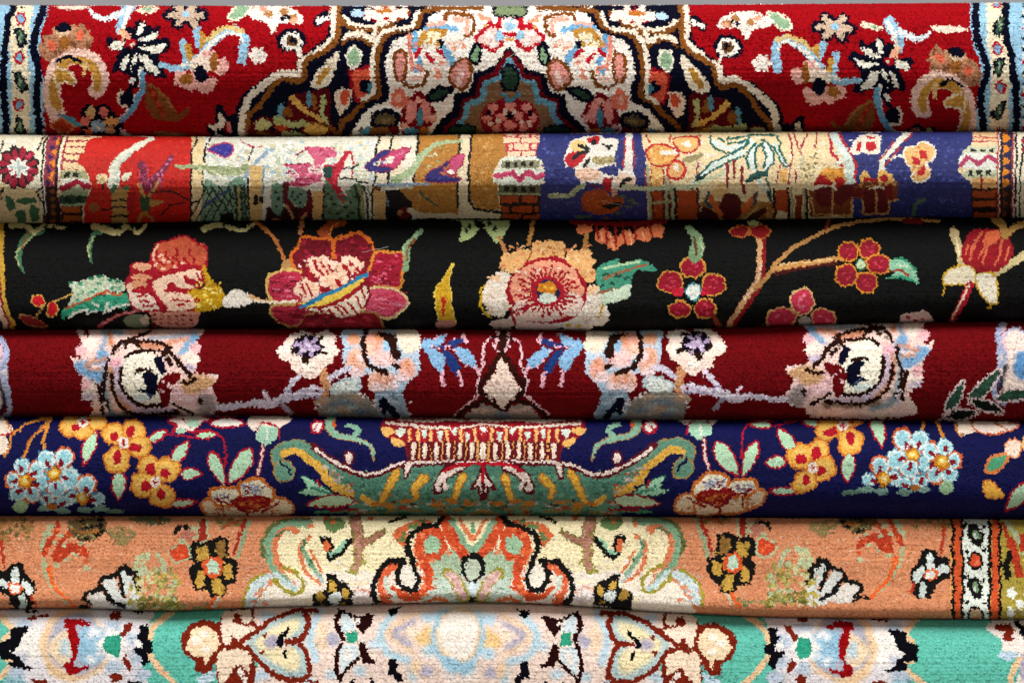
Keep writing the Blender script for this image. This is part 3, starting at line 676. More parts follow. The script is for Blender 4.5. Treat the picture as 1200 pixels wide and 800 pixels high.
    Q('8a4a20', [568, 470, 640, 430, 760, 420, 932, 448, 938, 582, 862, 592, 862, 702, 650, 702, 640, 572, 560, 562]); SPK(('d89a50', 'e8b870'), 590, 430, 920, 480, 24, 14, 8); A('6e1014', [648, 500, 742, 490, 752, 684, 658, 684]); A('6e1014', [758, 500, 822, 480, 852, 642, 770, 684]); A('8a1418', [820, 470, 882, 458, 904, 572, 850, 562]); A('7a1216', [560, 500, 632, 480, 636, 548, 560, 552]); Z('d8a868', 13, [640, 570, 648, 700, 750, 690, 860, 698, 862, 590, 935, 580]); Z('d8a868', 13, [752, 480, 760, 690]); Z('f2e6d0', 20, [700, 490, 760, 470, 820, 478]); A('ecc070', [615, 382, 660, 342, 702, 390, 692, 424, 618, 424]); A('ecc070', [768, 384, 800, 338, 884, 370, 888, 434, 770, 434]); E('b81a24', 822, 402, 36, 34); Z('b81a24', 24, [655, 412, 755, 410])
    part('leaf'); L('5f8058', 44, [1145, 575, 1090, 612, 1058, 700], 30)
    # last tower and border
    T(1050, 7.08)
    part('tower')
    Q('f4cfa0', [632, 10, 842, 10, 842, 98, 638, 98]); Z('c04858', 10, [640, 60, 840, 70]); Z('c04858', 10, [700, 40, 720, 90]); Z('c04858', 10, [640, 98, 660, 92, 840, 96])
    Q('d4d8bc', [558, 192, 600, 138, 835, 138, 835, 188, 600, 204]); bricks(K, ((620, 156, 664, 184), (698, 158, 744, 184), (772, 154, 812, 184))); Q('eef0e6', [508, 242, 560, 200, 842, 200, 842, 334, 560, 324, 508, 292]); Z('c04870', 38, [528, 292, 600, 230, 690, 286, 770, 220, 835, 252]); Q('c9cfac', [538, 372, 600, 334, 835, 334, 835, 392, 580, 404]); bricks(K, ((604, 338, 636, 386), (672, 340, 720, 384), (750, 336, 790, 380)))
    B('e8b878', 632, 402, 835, 484); Z('a82c38', 20, [708, 405, 706, 482]); B('1c0a06', 628, 484, 838, 1200); bricks('b0541e', ((640, 504, 832, 562), (636, 592, 832, 642), (640, 682, 832, 740), (640, 770, 832, 820)))
    part('border')
    B('2c2450', 876, -300, 962, 1200); B('1c100c', 876, 490, 962, 1200)
    for y in range(-260, 480, 94): Q('e8951e', [888, y + 6, 918, y + 14, 946, y + 44, 918, y + 74, 888, y + 84])
    for y in range(500, 900, 80): Q('7a3c16', [888, y, 930, y + 36, 888, y + 72])
    Z('c04858', 15, [846, -300, 846, 1200]); Z('f2ead8', 14, [860, -300, 858, 480]); B('a83a54', 960, -300, 974, 1200); B('f1e8d0', 974, -300, 2200, 1200); B('f1e8d0', 978, 520, 2200, 1200)
    Z(K, 18, [872, -300, 870, 1200]); Z(K, 18, [985, -300, 990, 60, 1000, 250, 988, 480, 1000, 1200]); Z(K, 15, [1060, 60, 1040, 270, 1025, 500, 1030, 1200]); SPK(('e0d8bc', 'c8bc98'), 980, 500, 1400, 760, 20, 14, 14)
    part('rosette')
    for cx in (1215,):
        PETALS('a81a38', cx, 130, 12, 60, 168, 46, 15, K, 12); PETALS('efeee2', cx, 130, 8, 0, 84, 34)
    return rug


# ---- black silk carpet with a bird and garden flowers
def pattern_black_garden():
    rug = rug_canvas(200, 450, '07090a')
    tile(0, 250)
    part('border')
    B('7a3a44', -560, -240, 0, 900); L('c9a040', 24, [6, -240, 6, 60, 8, 250, 15, 390, 38, 480, 62, 560, 70, 900]); L('d8b8a0', 26, [-20, 60, -14, 400, 8, 480, 30, 560, 40, 900]); L('8a2434', 12, [-6, 300, 10, 430, 40, 520])
    for k in range(9): PETALS('c08a60', -90 - 55 * (k % 3) * 2, 40 + k * 70, 6, 0, 44, 24)
    part('leaf')
    L('4d785a', 40, [190, 78, 125, 108, 92, 178, 92, 235, 112, 275], 12); L('a9b080', 9, [150, 110, 108, 150, 78, 190, 84, 240]); L('9a5a34', 8, [140, 85, 110, 130, 102, 170]); L('cfc48c', 26, [55, 58, 130, 62, 160, 92, 212, 58, 300, 70], 14); D('23402f', [215, 60, 250, 62], 9)
    part('leaf')
    L('4d785a', 32, [505, 70, 445, 100, 420, 158, 430, 225], 10); L('a9b080', 8, [440, 112, 412, 165, 420, 200]); L('cfc48c', 30, [440, 58, 540, 88, 600, 62, 650, 92, 682, 55], 14); D('23402f', [560, 70, 620, 66, 640, 72], 9)
    part('leaf')
    L('cfc48c', 30, [955, 72, 1012, 52, 1062, 60, 1142, 80, 1192, 48], 14); D('23402f', [1050, 52, 1120, 58], 9)
    part('bird')
    tile(60, 265, 6)
    RE = 'a81a2c'
    A('c4d0b4', [128, 400, 200, 388, 262, 366, 342, 342, 422, 364, 502, 388, 512, 462, 400, 456, 330, 482, 220, 522, 118, 572, 150, 470]); SPK(('3f9a7c', 'e6ead8', '8fb89c', 'b4c4a4'), 140, 375, 500, 480, 46, 18, 9); D('2f7a60', [140, 400, 280, 365, 340, 350, 420, 372, 470, 390], 26, 10)
    A('3fa886', [75, 590, 110, 568, 220, 538, 330, 494, 450, 478, 542, 478, 548, 542, 470, 572, 390, 592, 320, 592, 250, 602, 130, 622, 92, 664, 75, 630]); SPK(('2c8f70', '6cc4a4'), 120, 510, 530, 590, 24, 16, 8); Z('c8663a', 16, [105, 582, 160, 555, 220, 532, 320, 482, 400, 460, 440, 480, 490, 490, 500, 470])
    Z('e9ecdf', 18, [130, 640, 180, 605, 250, 590, 262, 620, 320, 590]); Z('e9ecdf', 16, [372, 610, 395, 540, 400, 590, 480, 562, 550, 545]); Z('e9ecdf', 16, [280, 545, 330, 556])
    A(RE, [515, 400, 545, 330, 568, 258, 690, 248, 700, 200, 738, 118, 830, 92, 900, 68, 968, 72, 1048, 132, 1096, 148, 1092, 300, 1082, 400, 1000, 440, 960, 480, 1045, 520, 1012, 592, 820, 600, 720, 604, 600, 596, 558, 545, 540, 470])
    A('cb6446', [708, 215, 745, 132, 832, 104, 902, 82, 962, 86, 1040, 146, 1082, 160, 1080, 262, 1000, 272, 890, 268, 800, 318, 748, 292]); SPK(('d98060', 'b85438'), 730, 110, 1075, 260, 30, 14, 6)
    for p in ([745, 180, 738, 232, 800, 276], [806, 178, 812, 222, 862, 264], [886, 152, 886, 212], [975, 168, 968, 200, 1006, 230, 1000, 258], [850, 215, 900, 258], [930, 230, 960, 262]): Z(RE, 18, p)
    Z('efbfa6', 14, [720, 235, 722, 175, 755, 128]); D('efc0a8', [770, 205, 790, 240, 830, 250, 735, 270, 790, 300, 870, 285, 920, 262], 16, 11)
    A('e4a888', [572, 292, 600, 262, 682, 262, 702, 292, 640, 318, 600, 302]); A('e2a27e', [548, 352, 600, 330, 700, 345, 690, 370, 600, 372]); A('e0a07a', [556, 392, 640, 376, 668, 400, 655, 440, 580, 432]); A('efc4a8', [525, 420, 560, 400, 575, 440, 545, 460])
    A('f3dac9', [548, 450, 600, 470, 690, 480, 762, 562, 730, 588, 620, 584, 560, 522]); A('f0cdb4', [708, 390, 800, 350, 900, 328, 1000, 304, 1052, 330, 1040, 380, 960, 360, 930, 350, 940, 390, 1000, 422, 940, 442, 880, 422, 830, 400, 820, 450, 900, 470, 985, 480, 1010, 560, 960, 592, 820, 592, 770, 520, 718, 440])
    for x, y, ln in ((600, 436, 60), (608, 490, 66), (630, 524, 62), (650, 556, 66), (705, 552, 56), (806, 455, 70), (836, 520, 84), (878, 554, 58), (938, 530, 50), (838, 406, 34), (1000, 515, 40), (640, 470, 50)): Z('b01c30', 15, [x, y, x + ln / 2, y - 5, x + ln, y + 2])
    Z('b01c30', 18, [938, 350, 975, 375, 1000, 396]); Z('b01c30', 18, [1022, 338, 1055, 400]); Z('b01c30', 22, [700, 390, 712, 450, 760, 520, 800, 570])
    A('c79e20', [1058, 290, 1086, 288, 1100, 340, 1140, 382, 1200, 430, 1230, 520, 1180, 568, 1040, 608, 1005, 582, 1042, 520, 958, 472, 1000, 440, 1082, 432]); SPK(('e2c24a', 'b08410', 'f0dc80'), 1010, 390, 1200, 570, 60, 16, 7)
    A('cf9480', [698, 610, 760, 602, 1022, 602, 1042, 652, 1000, 702, 820, 712, 720, 672])
    for k in range(20): Z('84202c', 11, [715 + (k % 6) * 52, 625 + (k // 6) * 26, 738 + (k % 6) * 52, 632 + (k // 6) * 26])
    D('c8907c', [740, 640, 800, 660, 880, 650, 950, 665, 990, 640], 20, 7)
    tile(0, 250)
    A('f1e9dd', [1058, 385, 1100, 355, 1172, 380, 1198, 402, 1160, 432, 1050, 438]); L('e8b888', 16, [1170, 385, 1215, 410, 1260, 412])
    L('b3525a', 20, [465, 535, 545, 480, 655, 455], 14); L('d89a90', 6, [480, 525, 550, 478, 640, 456]); E('7f8c70', 645, 505, 64, 32); E('c9b8a0', 680, 500, 22, 20)
    part('blossom')
    E('cc2230', 178, 412, 32, 22, 'd8a858', 7, 20); E('cc2230', 246, 450, 22, 34, 'd8a858', 7); E('8c2a2c', 152, 505, 64, 20, 'b08050', 6, 15); L('d0a860', 8, [258, 408, 300, 390, 338, 376]); L('b08a50', 8, [200, 440, 175, 480])
    tile(300, 250)
    part('stem')
    L('b8763f', 18, [0, 45, 80, 108, 122, 190, 142, 250]); L('9a4a28', 42, [330, 110, 312, 85, 352, 58, 410, 42]); L('d8823c', 9, [350, 110, 352, 70, 390, 48]); L('b87a50', 20, [212, 40, 205, 95]); E('b58a58', 150, 245, 34, 28)
    part('flower')
    tile(300, 260, 6)
    OR = 'd0702c'
    A('7a1526', [248, 235, 300, 180, 320, 108, 430, 118, 532, 128, 532, 260, 400, 330, 340, 340, 280, 345], OR, 22); A('7a1526', [552, 140, 620, 108, 720, 78, 792, 130, 832, 200, 830, 265, 790, 350, 700, 380, 570, 300], OR, 22); A('a01e36', [840, 218, 960, 218, 1034, 235, 1012, 462, 900, 442, 780, 470, 730, 420, 800, 330], 'd08a38', 20)
    A('b8344e', [98, 370, 330, 358, 330, 560, 108, 552], 'd8b66c', 18); A('a82a42', [108, 592, 330, 580, 380, 650, 330, 704, 250, 734, 150, 694], 'b89458', 16); A('cf5670', [770, 480, 900, 460, 1000, 488, 1064, 550, 1042, 612, 960, 674, 880, 672, 760, 620], 'e0c894', 20); A('90182c', [320, 690, 420, 640, 720, 640, 840, 640, 890, 722, 870, 800, 320, 800], 'b08a50', 14)
    A('8e1a2c', [330, 330, 500, 260, 720, 290, 790, 380, 780, 600, 500, 640, 330, 600])
    SPK(('c8405a', '6a1020', 'e07a92'), 110, 380, 300, 540, 26, 40, 5); SPK(('a82a42', '5c0e1c'), 300, 130, 520, 300, 24, 16, 9); SPK(('a82a42', '5c0e1c'), 570, 110, 820, 300, 28, 16, 9); SPK(('c03850', '7a1526', 'd8667e'), 820, 240, 1000, 440, 34, 24, 7); SPK(('e0889c', 'b02a44', 'c8405a'), 800, 490, 1030, 650, 34, 44, 5); SPK(('c03850', '7a1526'), 130, 600, 330, 700, 20, 34, 6); SPK(('b83a4a', '6a1020'), 360, 660, 860, 730, 30, 30, 7)
    D('efc6aa', [450, 312, 660, 312, 368, 470, 560, 412], 88, 66); D('f3d2bc', [400, 285, 480, 270, 540, 300, 640, 270, 700, 300, 330, 440, 300, 480, 350, 530, 420, 520, 480, 420, 610, 400], 38, 34); SPK(('f7e4d6', 'dca688'), 300, 260, 720, 540, 50, 12, 9)
    for x, y in ((420, 290), (435, 330), (470, 300), (465, 360), (520, 320), (500, 350), (380, 350), (620, 320), (660, 290), (690, 320), (650, 350), (720, 340), (330, 455), (370, 455), (350, 500), (395, 505), (320, 520), (465, 470), (470, 500), (570, 420), (590, 440), (700, 380), (390, 405), (640, 330)): Z(RE, 18, [x - 9, y - 16, x + 8, y + 16])
    A('ead8c2', [345, 612, 480, 598, 600, 560, 700, 510, 772, 448, 778, 552, 722, 642, 620, 674, 480, 642])
    for p in ([500, 605, 545, 655], [555, 600, 620, 660], [590, 590, 645, 650], [675, 595, 700, 645], [700, 530, 742, 605], [640, 570, 690, 620], [440, 610, 480, 645], [740, 480, 765, 540]): Z(RE, 17, p)
    Z(RE, 22, [290, 585, 560, 578, 680, 505, 755, 415]); L('e8c858', 46, [340, 580, 480, 552, 640, 482, 735, 410]); L('2f86b0', 26, [315, 594, 470, 522, 640, 442, 785, 362])
    tile(300, 250); L('efe0c8', 12, [-5, 412, 60, 416, 190, 408])
    part('leaf')
    L('86a27c', 18, [775, 82, 722, 130, 706, 200, 700, 255], 34); L('a8c098', 10, [760, 90, 700, 150, 690, 190]); L('8a5a34', 9, [740, 120, 712, 170, 704, 220])
    part('leaf')
    A('d4aa30', [928, 232, 914, 290, 916, 420, 932, 512, 860, 512, 840, 400, 846, 350, 890, 290], 'e6cc60', 6); L('c23428', 22, [880, 400, 876, 470], 14); E('c8907c', 890, 520, 50, 20)
    part('leaf')
    A('adbd86', [860, 25, 962, 40, 955, 132, 1022, 108, 1062, 60, 1132, 140, 1175, 20]); A('07090a', [1020, 50, 1060, 36, 1080, 60, 1050, 66]); D('1f3a2c', [1000, 60, 1030, 45, 1095, 48, 1120, 70, 985, 85], 9, 14); L('c08a58', 18, [1140, 112, 1168, 182, 1182, 235])
    tile(600, 250)
    part('flower')
    tile(550, 255, 5.925)
    D('e6b47a', [330, 312, 550, 242, 770, 332], 108, 80); D('e6b47a', [270, 300, 400, 270, 480, 215, 620, 215, 720, 270, 800, 270, 830, 400], 52); SPK(('d4895a', 'f0cf9c', 'dda268'), 230, 180, 860, 440, 90, 14, 9); Z('a86c3c', 10, [425, 210, 430, 250, 400, 300]); Z('a86c3c', 10, [670, 215, 660, 270, 690, 330]); D('b87a44', [560, 210, 590, 240, 510, 250], 14, 10)
    D('f2e4d3', [212, 540, 850, 612], 122, 150); E('f2e4d3', 730, 700, 150, 80); E('eadbd0', 480, 720, 200, 70); E('e2d2c4', 235, 738, 95, 32); SPK(('fbf4ea', 'dfc8b8', 'ecd4c0'), 110, 420, 300, 680, 40, 20, 7); SPK(('fbf4ea', 'd8c4b8'), 740, 500, 920, 740, 40, 18, 7); D('efc8a0', [860, 490, 170, 420, 830, 520], 40, 22)
    E('a8182c', 540, 508, 278, 238, wob=.05); E('e8a486', 540, 508, 252, 212, wob=.05); E('f1d6c8', 480, 640, 190, 84); E('f0d8cc', 700, 600, 90, 80)
    for k in range(30):
        an = k * 2 * math.pi / 30 + 0.05
        r1 = 170 + 50 * ((k * 7) % 3) / 2
        Z('a8182c', 17, [540 + 95 * math.cos(an), 515 + 88 * math.sin(an), 540 + r1 * math.cos(an), 510 + r1 * .84 * math.sin(an)])
    SPK(('f4dccc', 'f0b89c', 'c8404c'), 330, 340, 760, 680, 80, 12, 10); Z('a8182c', 18, [310, 660, 400, 610, 470, 600]); Z('a8182c', 18, [290, 640, 320, 740])
    E('b41c32', 543, 515, 112, 104); E('22304e', 545, 515, 80, 80); E('dc8c24', 545, 490, 66, 46); E('dfe6d8', 545, 558, 64, 34); D('f4c050', [530, 480, 570, 485], 20, 12)
    Z('d4b028', 16, [112, 462, 82, 500, 92, 560, 72, 590, 95, 630, 150, 695]); Z('d4b028', 16, [928, 520, 935, 610, 900, 690]); D('d4b028', [700, 745, 760, 752], 26, 8)
    tile(600, 250)
    part('flower')
    D('dc8054', [340, 66, 430, 108, 480, 138, 540, 118, 615, 98, 680, 80], 36, 36); L('8a1a1c', 24, [280, 38, 420, 52, 560, 48, 715, 38])
    for p in ([395, 60, 405, 120], [440, 55, 450, 140], [485, 55, 490, 150], [520, 60, 530, 140], [575, 55, 580, 120], [640, 50, 650, 100]): L('9c2420', 10, p)
    for p in ([420, 90, 425, 130], [465, 100, 475, 170], [550, 90, 560, 150], [610, 90, 620, 120]): L('f0b088', 7, p)
    part('stem')
    L('b8864c', 20, [350, 100, 340, 165]); L('b8864c', 18, [100, 30, 90, 90, 78, 150])
    part('leaf')
    A('4f9c82', [408, 250, 495, 212, 502, 240, 600, 214, 652, 240, 675, 268, 582, 272, 560, 335, 542, 392, 472, 420, 436, 432, 418, 372, 392, 312]); A('d4e4cc', [420, 380, 480, 360, 560, 330, 540, 395, 470, 420, 438, 432]); L('b0623c', 10, [430, 312, 520, 272, 632, 240]); L('b0623c', 10, [408, 372, 490, 352]); L('b6d0a8', 12, [430, 260, 490, 245, 600, 226]); D('2c5a4a', [440, 290, 500, 290, 470, 330, 540, 300, 420, 340], 16, 8)
    part('flower')
    for x, y, rx, ry in ((845, 252, 54, 46), (742, 322, 56, 50), (945, 332, 52, 50), (786, 450, 48, 34), (905, 446, 46, 42)): E('a61e36', x, y, rx, ry, 'd8a04a', 8); D('d04a60', [x - 14, y + 12, x + 16, y - 8, x, y - 20, x + 10, y + 20], 11, 5)
    E('cc2a40', 780, 370, 30, 22); E('cc2a40', 905, 365, 26, 18); E('e9efe6', 850, 366, 34, 34, '4a9aa8', 7)
    part('leaf')
    L('86a27a', 34, [825, 70, 868, 125, 858, 195], 66); L('6a4a30', 12, [850, 110, 862, 190]); L('b4c4a0', 8, [880, 110, 888, 190])
    part('branch')
    L('8a1c20', 40, [1168, 100, 1168, 250, 1152, 330, 1092, 420, 1010, 545], 44); L('d0a478', 24, [1160, 110, 1158, 250, 1140, 330, 1080, 415, 1010, 540]); L('e8ccb0', 8, [1170, 240, 1140, 340, 1085, 400])
    L('8a3a24', 24, [940, 480, 980, 540, 1010, 560]); L('b07840', 14, [1000, 555, 1090, 545, 1210, 525])
    part('flower')
    E('8e1e24', 1070, 86, 42, 24, 'c07038', 6); E('8e1e24', 1162, 84, 44, 30, 'c07038', 6); E('b8c08a', 1132, 48, 28, 12); E('c07038', 1112, 90, 10, 16)
    tile(900, 250)
    part('branch')
    L('5a1c18', 16, [40, 285, 130, 258, 230, 242, 320, 235]); L('c09058', 24, [-60, 350, 0, 292, 42, 228, 112, 168, 202, 115, 302, 70, 422, 42, 562, 26, 720, 30, 800, 35], 14); L('c9985c', 28, [30, 262, 130, 240, 230, 226, 335, 212], 22); L('e2c08c', 8, [60, 240, 140, 232, 300, 216]); L('8a3a24', 14, [270, 75, 290, 30]); E('7c2420', 682, 36, 52, 14)
    part('flower')
    for x, y, rx, ry in ((378, 180, 46, 40), (476, 164, 44, 40), (516, 236, 50, 42), (370, 290, 48, 48), (460, 325, 46, 48)): E('9c2434', x, y, rx, ry, 'd8923a', 8); D('c8405a', [x + 8, y + 14, x - 12, y - 8, x + 18, y - 14], 10, 6)
    E('c6d6b0', 437, 238, 20, 24, '3a6a4c', 6)
    part('leaf')
    A('92c4a6', [572, 226, 622, 212, 672, 235, 698, 290, 702, 335, 652, 302, 548, 308, 592, 282, 570, 262]); L('a0503a', 12, [580, 268, 620, 270, 660, 290]); L('3a8a6c', 10, [590, 212, 640, 216, 690, 262]); L('3a9a78', 10, [560, 300, 640, 300, 700, 325]); L('cfd8c0', 8, [600, 240, 650, 250])
    part('flower')
    E('d2445e', 160, 415, 50, 62, 'e6c488', 8); E('c23a52', 62, 490, 66, 44, 'd8a870', 8); E('c23a52', 262, 490, 54, 40, 'd8a870', 8); E('a8a49a', 172, 506, 34, 26, '4a3a3a', 6); D('f08a9c', [150, 400, 165, 440, 145, 430, 170, 390], 7, 10); D('e07086', [40, 480, 80, 500, 250, 480, 280, 500], 12, 6)
    part('blossom')
    A('dcc0b4', [628, 520, 632, 478, 690, 462, 745, 458, 780, 510, 760, 540]); D('a8304a', [660, 490, 690, 502, 725, 495, 650, 512, 745, 512], 10, 7)
    part('tulip')
    L('cbb488', 42, [870, 85, 892, 155, 905, 235], 30); L('cfbf90', 46, [1260, 160, 1190, 205, 1130, 240, 1055, 292], 26); L('e2d8b0', 10, [880, 110, 898, 200])
    A('9a1e2a', [918, 132, 958, 82, 1042, 74, 1102, 90, 1152, 150, 1132, 222, 1062, 278, 960, 262, 908, 212])
    for p in ([1000, 92, 958, 160, 948, 222], [1052, 88, 1020, 180, 1010, 240], [1100, 130, 1082, 200, 1060, 250], [1030, 130, 985, 210], [1130, 160, 1110, 220], [940, 150, 928, 190], [970, 130, 965, 170]): L('d07050', 13, p, 8)
    A('d8724c', [1005, 140, 1030, 85, 1090, 92, 1070, 140, 1030, 150])
    A('efe4c8', [822, 322, 838, 270, 900, 244, 962, 258, 972, 325, 900, 332], 'd0a838', 8); A('f2ead4', [975, 290, 1062, 288, 1078, 402, 1046, 425, 988, 362], 'd0a838', 8); L('c9a030', 8, [826, 330, 824, 380]); L('c9a030', 8, [1045, 420, 1042, 445, 1030, 445])
    L('b42238', 34, [948, 330, 912, 410, 855, 515], 30); L('ecd2b4', 10, [942, 340, 905, 412, 860, 495])
    part('stem')
    L('b08a50', 40, [1060, 20, 1100, 60, 1112, 100]); L('b08a50', 26, [1210, 45, 1150, 70, 1118, 105])
    return rug


# ---- crimson wool carpet with palmettes either side of a bell (left half drawn, right half mirrors it)
def pattern_crimson_palmettes():
    FD = '820b22'
    rug = rug_canvas(330, 560, FD)
    mirror(588.5, lambda x: -14 * np.clip((x - 740) / 280.0, 0, 1.3))
    BR, NV, TW = '43261c', '131a3a', 'f3e6e6'
    tile(0, 380, 6)
    SPK(('8c0e26', '780a1e', '901428'), -400, 0, 3600, 690, 260, 26, 6)
    part('flower')
    E('f0e0d8', -80, 400, 120, 260, 'b7c0da', 16); L('b4bcd4', 40, [10, 100, 45, 180, 30, 260, 0, 320]); L('e6c2cc', 18, [-10, 110, 10, 190, -10, 290]); L('b4bcd4', 36, [0, 360, 45, 430, 65, 520, 60, 620, 0, 660]); L(NV, 30, [-15, 400, 15, 470, 25, 560, -10, 620]); E('7aa8d0', -120, 400, 50, 110)
    tile(75, 380, 6)
    part('palmette')
    A('f4d8d0', [90, 10, 170, 95, 180, 75, 260, 10, 945, 10, 920, 130, 945, 250, 920, 330, 1085, 360, 1040, 450, 1088, 570, 1005, 645, 960, 650, 850, 720, 200, 740, 215, 590, 170, 510, 130, 470, 130, 380, 72, 290, 48, 222, 112, 240, 130, 150])
    D('f8e8dc', [190, 130, 180, 460, 900, 230], 50, 60); E('f0c0c8', 370, 270, 54, 42); D('d2c6d6', [180, 520, 880, 300, 320, 620, 520, 610], 50, 26); D('f2c4c8', [120, 180, 160, 430, 920, 160, 880, 60], 40, 40)
    A('8fb4d2', [70, 280, 130, 255, 220, 250, 230, 180, 305, 185, 315, 270, 285, 350, 252, 405, 150, 372]); L('d8a07c', 24, [155, 290, 215, 258, 295, 238]); L('d8a07c', 22, [180, 315, 265, 322]); L('f7dcd8', 24, [200, 298, 275, 288])
    L('9eb2c4', 34, [280, 20, 288, 110, 265, 175]); L('9eb2c4', 34, [300, 50, 410, 60]); A('8fb8d4', [790, 200, 860, 130, 915, 40, 950, 95, 885, 155, 830, 205]); L('a6b8c6', 26, [600, 95, 720, 90, 840, 70, 930, 55]); L('d9a084', 50, [540, 140, 640, 152, 730, 148]); L('d9a084', 32, [750, 120, 860, 108]); L('c9906c', 34, [320, 65, 332, 135]); L('e8b8a4', 34, [470, 60, 640, 50])
    L('9fb0b8', 44, [288, 330, 282, 430, 302, 540, 345, 640, 480, 665]); L('d2a080', 40, [332, 320, 332, 420, 368, 510, 455, 595]); L('d4c4d2', 46, [372, 310, 368, 400, 402, 490, 482, 565, 600, 605, 760, 605]); L('a08a78', 40, [430, 635, 600, 645, 820, 635])
    A('f7f0e0', [415, 250, 480, 195, 600, 195, 662, 250, 652, 320, 700, 362, 662, 480, 692, 575, 560, 562, 440, 482, 398, 360]); E('dbe6e4', 540, 520, 80, 26)
    A('d9b48e', [800, 402, 860, 380, 940, 350, 1062, 382, 1022, 452, 930, 502, 840, 482]); A('f3d0d2', [738, 522, 800, 430, 860, 482, 960, 482, 1000, 460, 1082, 562, 1040, 632, 960, 622, 900, 572, 800, 562]); A('b4a8a8', [940, 505, 1020, 492, 1082, 582, 1010, 642, 950, 602])
    tile(300, 380, 6)
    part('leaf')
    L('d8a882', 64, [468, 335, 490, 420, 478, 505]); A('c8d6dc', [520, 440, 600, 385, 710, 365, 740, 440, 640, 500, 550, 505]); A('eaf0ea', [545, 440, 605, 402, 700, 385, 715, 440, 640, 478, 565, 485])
    A('a39d95', [440, 555, 520, 500, 600, 478, 720, 488, 835, 550, 850, 720, 500, 720]); D('c2ac98', [470, 540, 700, 520, 620, 600], 60, 26); D('8796a0', [560, 560, 640, 545, 760, 610, 580, 640], 60, 18); D('b8c0c0', [680, 580, 540, 610], 40, 14)  # leaf grey below the crease has the shade painted into its colour
    part('palmette')
    A('c2d3e2', [595, 60, 720, 20, 1000, 10, 1135, 50, 1145, 180, 1145, 330, 1060, 425, 1020, 485, 900, 485, 800, 445, 780, 345, 680, 385, 615, 250, 615, 130])
    E('e8b494', 690, 105, 52, 42); E('f0c4b0', 705, 262, 72, 100); E('f2c8b8', 885, 402, 108, 78); E('eebcac', 1055, 312, 62, 88); D('f9e0e0', [700, 335, 850, 440, 960, 430, 1030, 372, 740, 230], 42, 40); D('e2a884', [690, 240, 860, 380, 930, 390, 1060, 270], 16, 34)
    A('f8e6d4', [985, 40, 1100, 15, 1140, 70, 1150, 170, 1060, 200, 1000, 130]); E('f2bcaa', 830, 122, 68, 78); E('f8d4d0', 900, 232, 92, 70); E('dca07c', 885, 90, 40, 50); E('a9cadf', 915, 150, 32, 48); E('f4d0bc', 800, 180, 40, 40)
    part('leaf'); A('a9bccb', [850, 475, 1005, 478, 1045, 560, 1075, 660, 880, 660]); L('8798a8', 20, [960, 500, 1030, 620]); L('d4e0ea', 16, [900, 500, 1000, 560])
    soften(3)
    tile(75, 380, 6)
    part('palmette')
    for wd, p in ((28, [402, 305, 395, 400, 430, 482, 500, 552, 570, 578, 690, 566]), (28, [332, 360, 340, 450, 380, 562, 450, 612, 570, 640, 800, 612]), (26, [302, 250, 300, 330, 272, 420, 282, 520, 312, 600]), (26, [240, 420, 258, 520, 270, 620]), (28, [350, 190, 380, 140, 440, 120, 600, 120, 700, 140, 742, 172]), (24, [430, 228, 480, 196, 560, 180, 680, 190]), (34, [715, 180, 790, 240, 832, 302, 885, 355]), (28, [828, 402, 880, 408, 935, 380]), (24, [340, 205, 400, 112, 480, 100, 560, 70, 605, 45]), (22, [480, 112, 540, 162]), (22, [775, 555, 830, 590, 905, 625])):
        Z(BR, wd, p)
    D(BR, [398, 132, 430, 150, 360, 165, 700, 210, 735, 250, 755, 280], 22, 18); D('b0a098', [415, 140, 380, 180, 720, 235], 14, 10); E(BR, 960, 530, 20, 28)
    Q(NV, [630, 240, 660, 222, 692, 226, 702, 290, 718, 330, 690, 362, 658, 320]); Q(NV, [500, 460, 580, 450, 560, 400, 538, 350, 600, 332, 652, 358, 662, 440, 640, 500, 600, 518, 558, 480]); Z(BR, 24, [508, 338, 545, 318, 620, 328]); L('6a7894', 10, [560, 460, 620, 500])
    A(FD, [702, 362, 790, 332, 818, 350, 790, 412, 752, 462, 742, 572, 702, 575, 666, 480, 660, 422]); D('f3d0d4', [690, 470, 735, 420, 700, 400, 760, 440, 800, 420], 14, 12)
    D(TW, [752, 545, 820, 512, 900, 522, 870, 530, 1022, 440, 1078, 572, 1064, 362, 1040, 625, 180, 530, 205, 570, 300, 600, 280, 560], 14, 10)
    part('stem'); L('dcd4e2', 38, [1082, 578, 1150, 584, 1260, 562, 1340, 548]); D('f2eaf2', [1110, 570, 1160, 575, 1220, 560], 12, 9)
    tile(300, 380, 6)
    part('stem')
    L('e2dae8', 50, [-20, 545, 80, 562, 180, 522, 300, 490, 440, 470], 66); L('e2dae8', 38, [175, 530, 240, 430, 305, 362]); L('e8d8e4', 28, [55, 472, 85, 540]); L('b4acbc', 26, [170, 545, 245, 615], 34); L('dcd6e4', 42, [520, 382, 590, 332, 655, 305]); D('b9b2cc', [240, 500, 340, 500, 420, 505, 220, 470], 34, 8); D(FD, [258, 466, 330, 418, 425, 466, 545, 400, 595, 370, 645, 345, 300, 400, 360, 395], 17, 12)
    D('f6eef6', [100, 545, 150, 530, 210, 500, 280, 480, 400, 440, 30, 545], 16, 10)
    part('flower')
    Q('f7e2d8', [225, 95, 270, 60, 370, 42, 410, 75, 500, 42, 572, 78, 560, 130, 584, 190, 540, 262, 460, 312, 440, 362, 390, 380, 330, 355, 250, 325, 240, 262, 170, 242, 152, 180, 200, 130])
    D('fbf0e4', [380, 290, 210, 180, 510, 200, 330, 75, 480, 90], 50, 28)
    E('241c30', 365, 158, 112, 80, wob=.15); PETALS('bfadc8', 365, 155, 6, 0, 92, 30, 10, sy=.76); D('d8ccdc', [365, 150, 330, 185, 400, 180], 16); D('241c30', [330, 150, 400, 140, 370, 195], 9)
